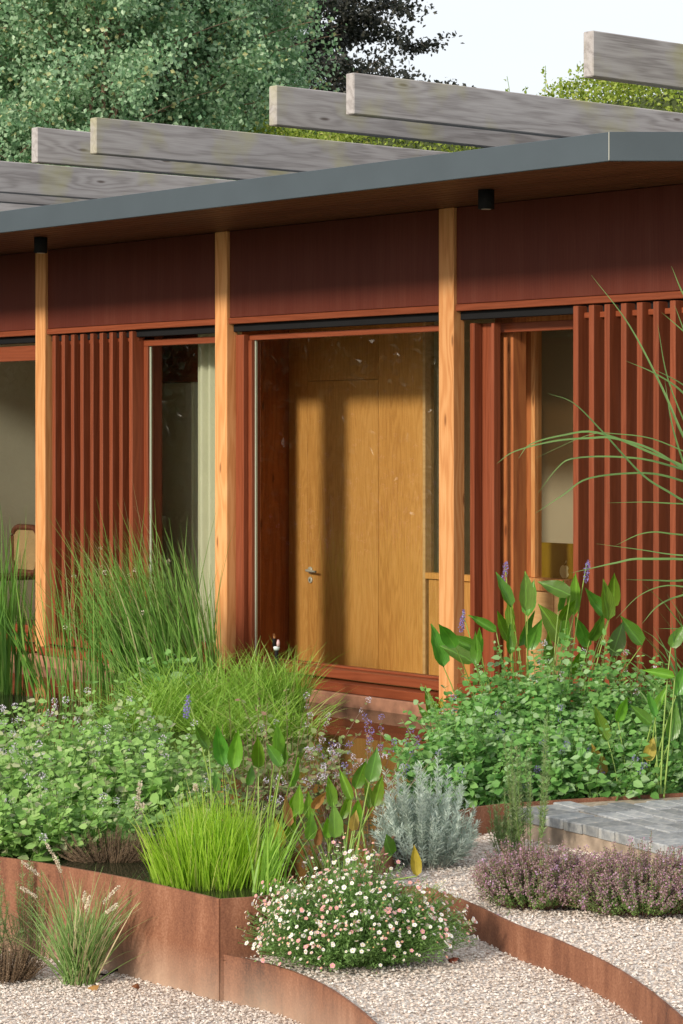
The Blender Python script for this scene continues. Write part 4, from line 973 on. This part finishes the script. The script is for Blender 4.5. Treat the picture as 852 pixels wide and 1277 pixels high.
# daisies
c = pz(440, 1200, Z2)
t = thing('daisy_mound', 'rounded mound of small white and pink daisies on the gravel step', 'flowers', c)
n = 1900; r = np.sqrt(rng.uniform(0, 1, n)); a = rng.uniform(0, 6.28, n); ox, oy = r * np.cos(a), r * np.sin(a)
lob = 1 + .10 * np.sin(3 * a + 1) + .07 * np.sin(7 * a) + .05 * np.sin(11 * a + 2)
ox, oy = ox * lob, oy * lob; rx, ry, h = .45, .31, .37 * (1 + .10 * np.sin(ox * 7 + 1) + .08 * np.sin(oy * 9 + ox * 4))
top = np.c_[c[0] + ox * rx * RT[0] + oy * ry * FW[0], c[1] + ox * rx * RT[1] + oy * ry * FW[1], c[2] + .03 + (h - .03) * np.sqrt(np.maximum(0, 1 - r ** 2)) * np.where(rng.uniform(size=n) < .1, rng.uniform(1.05, 1.25, n), rng.uniform(.5, 1.06, n))]
top[:, 2] = np.maximum(top[:, 2], c[2] + .02)
base = np.c_[c[0] + (top[:, 0] - c[0]) * .35, c[1] + (top[:, 1] - c[1]) * .35, np.full(n, c[2])]
k = np.linspace(0, 1, 5)[None, :, None]; mid = np.c_[base[:, :2] * .6 + top[:, :2] * .4, base[:, 2] * .4 + top[:, 2] * .6]
P = (1 - k) ** 2 * base[:, None] + 2 * k * (1 - k) * mid[:, None] + k ** 2 * top[:, None]
MB().tubes(P, .0009, 3).build('stems', M['l_daisy'], t, kind='stuff')
idx = np.repeat(np.arange(n), 26); f = rng.uniform(.25, .97, len(idx)); q = f * 4; i0 = np.minimum(q.astype(int), 3); fr = (q - i0)[:, None]
p = P[idx, i0] * (1 - fr) + P[idx, i0 + 1] * fr + rng.normal(0, .008, (len(idx), 3)); d = unit(rng.normal(size=p.shape) + np.array([0, 0, .5])); sz = rng.uniform(.010, .022, len(p))
diamonds(mb := MB(), p, d, rng.normal(size=p.shape), sz, sz * .28); mb.build('leaves', M['l_daisy'], t, kind='stuff')
sel = rng.uniform(size=n) < .80 + .25 * np.sin(ox * 11 + 2) * np.cos(oy * 9); tp = top[sel] + np.array([0, 0, .004]); nf = len(tp)
fac = unit(np.c_[(tp[:, 0] - c[0]) * 1.2, (tp[:, 1] - c[1]) * 1.2, np.full(nf, .35)] + rng.normal(0, .25, (nf, 3)) + np.array(sd) * .25)
A = unit(np.cross(fac, np.array([.3, .2, 1.]))); B = np.cross(fac, A)
K = 10; an = np.arange(K) / K * 2 * math.pi; rad = rng.uniform(.005, .0112, (nf, 1)) * np.where(rng.uniform(size=(nf, 1)) < .2, .6, 1) * np.where(np.arange(K) % 2 == 0, 1, .82)[None]
V = tp[:, None] + rad[..., None] * (A[:, None] * np.cos(an)[:, None] + B[:, None] * np.sin(an)[:, None]) + fac[:, None] * .001
V = np.concatenate([tp[:, None] - fac[:, None] * .001, V], 1); o = (np.arange(nf) * (K + 1))[:, None, None]
MB().add(V.reshape(-1, 3), (o + np.array([[0, 1 + i, 1 + (i + 1) % K] for i in range(K)])[None]).reshape(-1, 3)).build('daisy_petals', M['f_white'], t, kind='stuff')
V = tp[:, None] + .0026 * (A[:, None] * np.cos(an[::2])[:, None] + B[:, None] * np.sin(an[::2])[:, None]) + fac[:, None] * .0016
V = np.concatenate([tp[:, None] + fac[:, None] * .0028, V], 1); o = (np.arange(nf) * 6)[:, None, None]
MB().add(V.reshape(-1, 3), (o + np.array([[0, 1 + i, 1 + (i + 1) % 5] for i in range(5)])[None]).reshape(-1, 3)).build('daisy_eyes', M['f_yel'], t, kind='stuff')

# big arching reed at the right edge: every blade a part
reed = thing('giant_reed', 'tall reed with long arching grey green blades leaning in from the right edge', 'grass', [*pd(905, 900, 12.9)[:2], 0])
paths = [[(860, 700), (700, 560), (560, 510), (480, 508), (370, 517), (250, 548), (195, 585)], [(860, 655), (650, 545), (500, 490), (400, 498), (300, 525), (262, 568)], [(860, 770), (740, 685), (640, 620), (520, 490), (430, 400), (352, 370)],
    [(860, 660), (700, 585), (560, 565), (430, 570), (380, 600), (322, 675)], [(860, 680), (766, 640), (650, 615), (480, 630), (400, 680), (312, 738)], [(850, 650), (766, 500), (700, 350), (600, 160), (485, 8)],
    [(850, 640), (800, 530), (720, 330), (688, 158)], [(850, 480), (766, 370), (680, 310), (590, 270)], [(860, 740), (700, 706), (530, 705)], [(860, 905), (650, 878), (560, 890), (490, 905), (420, 920)],
    [(860, 960), (720, 945), (590, 940)], [(860, 900), (700, 860), (500, 830)], [(860, 980), (760, 990), (690, 1020), (640, 1075)], [(850, 260), (766, 180), (700, 122)], [(850, 160), (775, 80), (730, -20)], [(850, 420), (766, 345), (665, 290)],
    [(850, 780), (790, 650), (735, 480), (710, 330)], [(860, 620), (700, 520), (560, 495), (470, 500), (310, 570)], [(860, 840), (720, 800), (640, 800), (560, 835)], [(860, 1010), (740, 960), (640, 985), (560, 1060)], [(860, 1080), (780, 1090), (690, 1090)], [(850, 330), (790, 230), (740, 100)]]
for i, pth in enumerate(paths):
    D0 = 12.7 + rng.normal(0, .18); w = rng.uniform(.014, .020)
    pts = [(905 + rng.normal(0, 8), 955), (895 + rng.normal(0, 6), 340 + pth[0][1] / 2.455 + 80)] + [(540 + x / 2.455, 340 + y / 2.455) for x, y in pth]
    bow = rng.normal(0, .25)
    P3 = curve([pd(x, y, D0 + bow * (q / len(pts)) ** 2) for q, (x, y) in enumerate(pts)], 5)
    T = unit(np.gradient(P3, axis=0)); s_ = unit(np.cross(T, -FW * .8 + np.array([0, 0, .7]) + rng.normal(0, .25, 3)))
    nP = len(P3); q = np.linspace(0, 1, nP); W = w * .5 * np.minimum(1, .55 + q * 2) * (1 - q ** 3) + .0004
    nn = np.cross(s_, T) * (W * .5)[:, None]
    m = MB(); V = np.stack([P3 - s_ * W[:, None] + nn, P3, P3 + s_ * W[:, None] + nn], 1).reshape(-1, 3); o = np.arange(nP - 1) * 3
    m.add(V, np.concatenate([np.stack([o, o + 1, o + 4, o + 3], -1), np.stack([o + 1, o + 2, o + 5, o + 4], -1)]))
    m.build('blade', M['l_reed'], reed, True)
# lower tangle of the same reed
mb = MB(); n = 70; bb = np.repeat(pd(900, 900, 12.9)[None], n, 0) + rng.normal(0, .12, (n, 3)); bb[:, 2] = -.03
blades(mb, bb, rng.normal(.85, .22, n), np.full(n, .016), LEFT + rng.normal(0, .9, n), np.abs(rng.normal(.25, .2, n)), np.abs(rng.normal(.9, .4, n)), 8, 2.2); mb.build('lower_blades', M['l_reed'], reed, kind='stuff')

# small things
p = pd(345, 812, 16.2)
st_ = thing('garden_tap', 'small black stake with copper and white fittings beside the entrance step', 'stake', (p[0], p[1], 0))
lathe([0, .40, .44], [.013, .013, .016], (p[0], p[1], 0), 'z', 10).build('stake', M['black'], st_, True)
top_z = fz(345, 796, p[1])
lathe([.43, .45, .455], [.018, .022, .018], (p[0], p[1], 0), 'z', 12).build('collar', plain('pale_plastic', (.6, .66, .68), .5), st_, True)
lathe([.456, .50, .52], [.012, .012, .008], (p[0] - .012, p[1] - .01, 0), 'z', 10).build('valve', M['black'], st_, True)
lathe([.456, .48, .50], [.010, .012, .006], (p[0] + .018, p[1], 0), 'z', 10).build('cap', plain('pinkish_cap', (.62, .42, .42), .5), st_, True)
MB().tubes(np.array([[[p[0] - .012, p[1] - .01, .5], [p[0] - .003, p[1] - .02, .535], [p[0] + .012, p[1] - .025, .51]]]), .008, 8).build('spout', plain('copper', (.6, .28, .1), .35, .5, .8), st_, True)
q = [pz(x, y, ZL) for x, y in ((118, 1222), (136, 1216), (160, 1213), (178, 1218), (200, 1219), (214, 1221))]
cb = curve(q, 6); cb[:, 2] = ZL + .010 + .006 * np.sin(np.arange(len(cb)) * .9)
tag(MB().tubes(cb[None], .005, 6).build('irrigation_hose', M['black'], None, True), 'thin black hose lying at the foot of the tall steel wall', 'hose')
def dead_leaf(px, py, z, s, mat, label):
    c = pz(px, py, z); o = bpy.data.objects.new('fallen_leaf', pick_mesh('fallen_leaf', mat, .5, .9, .9)); COL.objects.link(o)
    o.location = (c[0], c[1], z + .016); o.scale = (s, s, s); o.rotation_euler = (1.35, .3, rng.uniform(0, 6)); tag(o, label, 'leaf', 'fallen leaves'); return o
M['rustleaf'] = leafmat('rust_red_leaf', (.22, .05, .03), (.26, .07, .04), None, rough=.6, trans=.1)
dead_leaf(572, 1200, Z2, .055, 'rustleaf', 'curled rust red fallen leaf on gravel right of the daisies')
dead_leaf(124, 1234, ZL, .05, 'l_pickb', 'tan fallen leaf on gravel beside the fountain grass')
dead_leaf(172, 1231, ZL, .04, 'l_pickb', 'small orange fallen leaf on gravel near the hose')
# dried root mass on the wall behind
t, P = sprigs('dry_root_mat', 'brown dried root mat on the rim between mint and lime rushes', [*pd(140, 700, 10.68)[:2], -.02], 260, .26, .10, .13, .25, .02, .12, 'dry', .004, stem='dry', cat='plant', profile=.4)

# ------------------------------------------------------------------ trees and hedge behind
def tree_mesh(seed, h, z_lo, rad, stems, limbs, twigs, per, leaf, lw, bark, lmat, hang=-.4, spread=.16, shape=1.0, zf=1.):
    r_ = np.random.default_rng(seed); tub = []; tr = []; pts = []
    for s_ in range(stems):
        a = r_.uniform(0, 6.28); out = r_.uniform(.05, .35) * rad * (stems > 1)
        k = np.linspace(0, 1, 9); S_ = np.c_[np.cos(a) * out * k ** .8 + r_.normal(0, .05, 9) * k, np.sin(a) * out * k ** .8 + r_.normal(0, .05, 9) * k, k * h * r_.uniform(.85, 1)]
        tub.append(S_); tr.append(np.linspace(h * .007, .006, 9))
        for i in range(limbs):
            f = (i + r_.uniform()) / limbs; z = z_lo + (h * .97 - z_lo) * f; kk = z / h
            p0 = np.array([np.interp(min(kk, .99), k, S_[:, q]) for q in range(3)])
            a2 = i * 2.4 + r_.normal(0, .4) + s_; L_ = rad * shape * math.sqrt(max(.06, 1 - (f * 1.02) ** 2.2)) * (.55 + .45 * min(1, f * 4)) * r_.uniform(.7, 1.1)
            rise = r_.uniform(.1, .6); e = p0 + np.array([math.cos(a2) * L_, math.sin(a2) * L_, rise * L_])
            kq = np.linspace(0, 1, 9)[:, None]; md = (p0 + e) / 2 + np.array([0, 0, .15 * L_]); Lm = (1 - kq) ** 2 * p0 + 2 * kq * (1 - kq) * md + kq ** 2 * e
            tub.append(Lm); tr.append(np.linspace(h * .0022, .002, 9))
            for w_ in range(twigs):
                f2 = r_.uniform(.15, 1); q0 = np.array([np.interp(f2, kq[:, 0], Lm[:, q]) for q in range(3)])
                dv = unit((r_.normal(size=3) + np.array([math.cos(a2), math.sin(a2), -.2]) * .8) * np.array([1, 1, zf])) * r_.uniform(.15, .5) * L_ * .6
                pts.append(q0 + dv * r_.uniform(.15, 1.1, (per, 1)) + r_.normal(0, spread * rad * .35, (per, 3)) * np.array([1, 1, zf]))
    tb = MB(); tb.tubes(np.array(tub), np.array(tr), 6); me_t = tb.mesh('trunk', M[bark], True)
    p = np.vstack(pts); n = len(p); d = unit(r_.normal(size=(n, 3)) + np.array([0, 0, hang])); nr = r_.normal(size=(n, 3)) + np.array([.1, -.5, .5])
    cb_ = MB(); sz = leaf * r_.uniform(.6, 1.25, n); small_leaves(cb_, p, d, nr, sz, sz * lw, .15, .1) if leaf < .0 else diamonds(cb_, p, d, nr, sz, sz * lw)
    return me_t, cb_.mesh('crown', M[lmat])
def tree(name, label, meshes, loc, rot=0., s=1., group=None):
    t = thing(name, label, 'tree', (0, 0, 0), group)
    t.location = loc; t.rotation_euler = (0, 0, rot); t.scale = (s, s, s)
    for nm, me in zip(('trunk', 'crown'), meshes):
        o = bpy.data.objects.new(nm, me); COL.objects.link(o); o.parent = t
        if nm == 'crown': o['kind'] = 'stuff'
    return t
B1 = tree_mesh(3, 8.6, 2.2, 2.0, 4, 28, 11, 62, .060, .8, 'birchbark', 'l_birch')
B2 = tree_mesh(5, 8.2, 2.0, 1.9, 4, 28, 11, 62, .060, .8, 'birchbark', 'l_birch')
def at(px, D, z): p_ = pd(px, 542, D); return (p_[0], p_[1], z)
bg_ = 'pale green birches behind the house'
tree('birch_tree', 'pale green birch crown rising behind the roof at the far left', B1, at(-30, 30, 1.4), .3, 1, bg_)
tree('birch_tree', 'pale green birch crown above the leftmost pair of roof beams', B2, at(110, 29, 1.4), 1.2, 1, bg_)
tree('birch_tree', 'pale green birch with brown stems above the second pair of roof beams', B1, at(235, 30, 1.4), 2.2, 1, bg_)
tree('birch_tree', 'pale green birch nearest the dark tree, right end of the row', B2, at(270, 31, 1.4), 3.9, .92, bg_)
tree('birch_tree', 'pale green birch filling the gap behind the front row of birches', B1, at(60, 33, 1.4), 4.6, 1.05, bg_)
BE = tree_mesh(9, 24, 2.5, 6.8, 1, 110, 17, 62, .19, .62, 'bark', 'l_beech', -.2, .09, zf=.5)
tree('beech_tree', 'large dark copper beech rising against the white sky', BE, at(352, 85, -.4), .5, 1)
# trees across the garden, seen mirrored in the glass
rl = 'garden trees mirrored in the glass'
SHB = tree_mesh(21, 4.2, .25, 2.0, 5, 22, 9, 26, .13, .6, 'bark', 'l_laurel')
for (x, y, sc_, r0, nm) in ((-9.0, -6.0, 1.0, .2, 'nearest'), (-11, -8.6, 1.1, 1.7, 'second'), (-13.5, -11.5, 1.2, 2.9, 'third'), (-8.6, -3.4, .9, 4.1, 'fourth'), (-16, -15, 1.3, 5.0, 'fifth'), (-12, -4.5, 1.3, 5.6, 'farthest'), (-18, -10, 1.7, 1.1, 'tallest')):
    tree('laurel_shrub', f'{nm} dark laurel beyond the left end of the pond, mirrored in the windows', SHB, (x, y, -.45), r0, sc_, rl)
# hedge
n = 95000; hx_ = rng.uniform(-16, 1.5, n); fcz = rng.uniform(0, 1, n)
hh = 5.42 + .12 * np.sin(hx_ * 2.1) + .08 * np.sin(hx_ * 5.3 + 1) + .05 * np.sin(hx_ * 11)
top_ = rng.uniform(size=n) < .45
hy = np.where(top_, rng.uniform(7.0, 8.2, n), 7.0 + np.abs(rng.normal(0, .13, n)))
hz_ = np.where(top_, hh - np.abs(rng.normal(0, .12, n)), 3.2 + (hh - 3.2) * fcz) + rng.normal(0, .03, n)
p = np.c_[hx_, hy, hz_]; d = unit(rng.normal(size=(n, 3)) + np.array([0, -.3, .3])); sz = rng.uniform(.03, .06, n)
hedge = thing('hedge', 'tall yellow green hedge showing between the roof beams', 'hedge', (-7, 7.6, 1.5))
diamonds(mb := MB(), p, d, rng.normal(size=p.shape) + np.array([0, -.6, .6]), sz, sz * .62); mb.build('foliage', M['l_hedge'], hedge, kind='stuff')
MB().box(-15.9, 1.4, 7.12, 8.1, 1.5, 5.22, .1).build('shade_core', plain('hedge_shade', (.05, .07, .02), .9), hedge)  # solid filler box, coloured dark to stand in for shade inside the hedge
mb = MB(); tb = MB()
for (px, py, hgt) in ((632, 95, .35), (680, 82, .42), (700, 100, .3), (560, 112, .2), (720, 98, .3), (690, 105, .35), (790, 100, .25), (830, 104, .25), (760, 102, .22), (655, 108, .2), (318, 150, .3), (300, 148, .2)):
    D = dep(px, 7.4); e = pd(px, py, D); b0 = e - np.array([rng.normal(0, .06), 0, hgt + .25]); kq = np.linspace(0, 1, 6)[:, None]; pp = b0 + (e - b0) * kq; pp[:, 0] += .04 * np.sin(kq[:, 0] * 3)
    tb.tubes(pp[None], .004, 3); q = rng.uniform(0, 1, 34); lp = b0 + (e - b0) * q[:, None]
    diamonds(mb, lp, unit(rng.normal(size=lp.shape) + np.array([0, 0, .4])), rng.normal(size=lp.shape), rng.uniform(.03, .055, 34), rng.uniform(.02, .035, 34))
mb.build('shoot_leaves', M['l_hedge'], hedge, kind='stuff'); tb.build('shoots', M['stem'], hedge, kind='stuff')
# purple flowered plants by the left of the pond, seen as reflections
for (x, y, lab) in ((-5.6, -4.5, 'nearest'), (-6.2, -4.5, 'middle'), (-6.9, -4.7, 'farthest')):
    mint('verbena', f'{lab} tall verbena with small violet heads, mirrored in the entrance glass', 'plant', [x, y, -.45 if y < -8 else -.05], .45, .45, 1.75, 70, .03, 'l_sparse', 1.0, 'f_verb', 'verbenas mirrored in the glass', .15, .14, frad=.02)
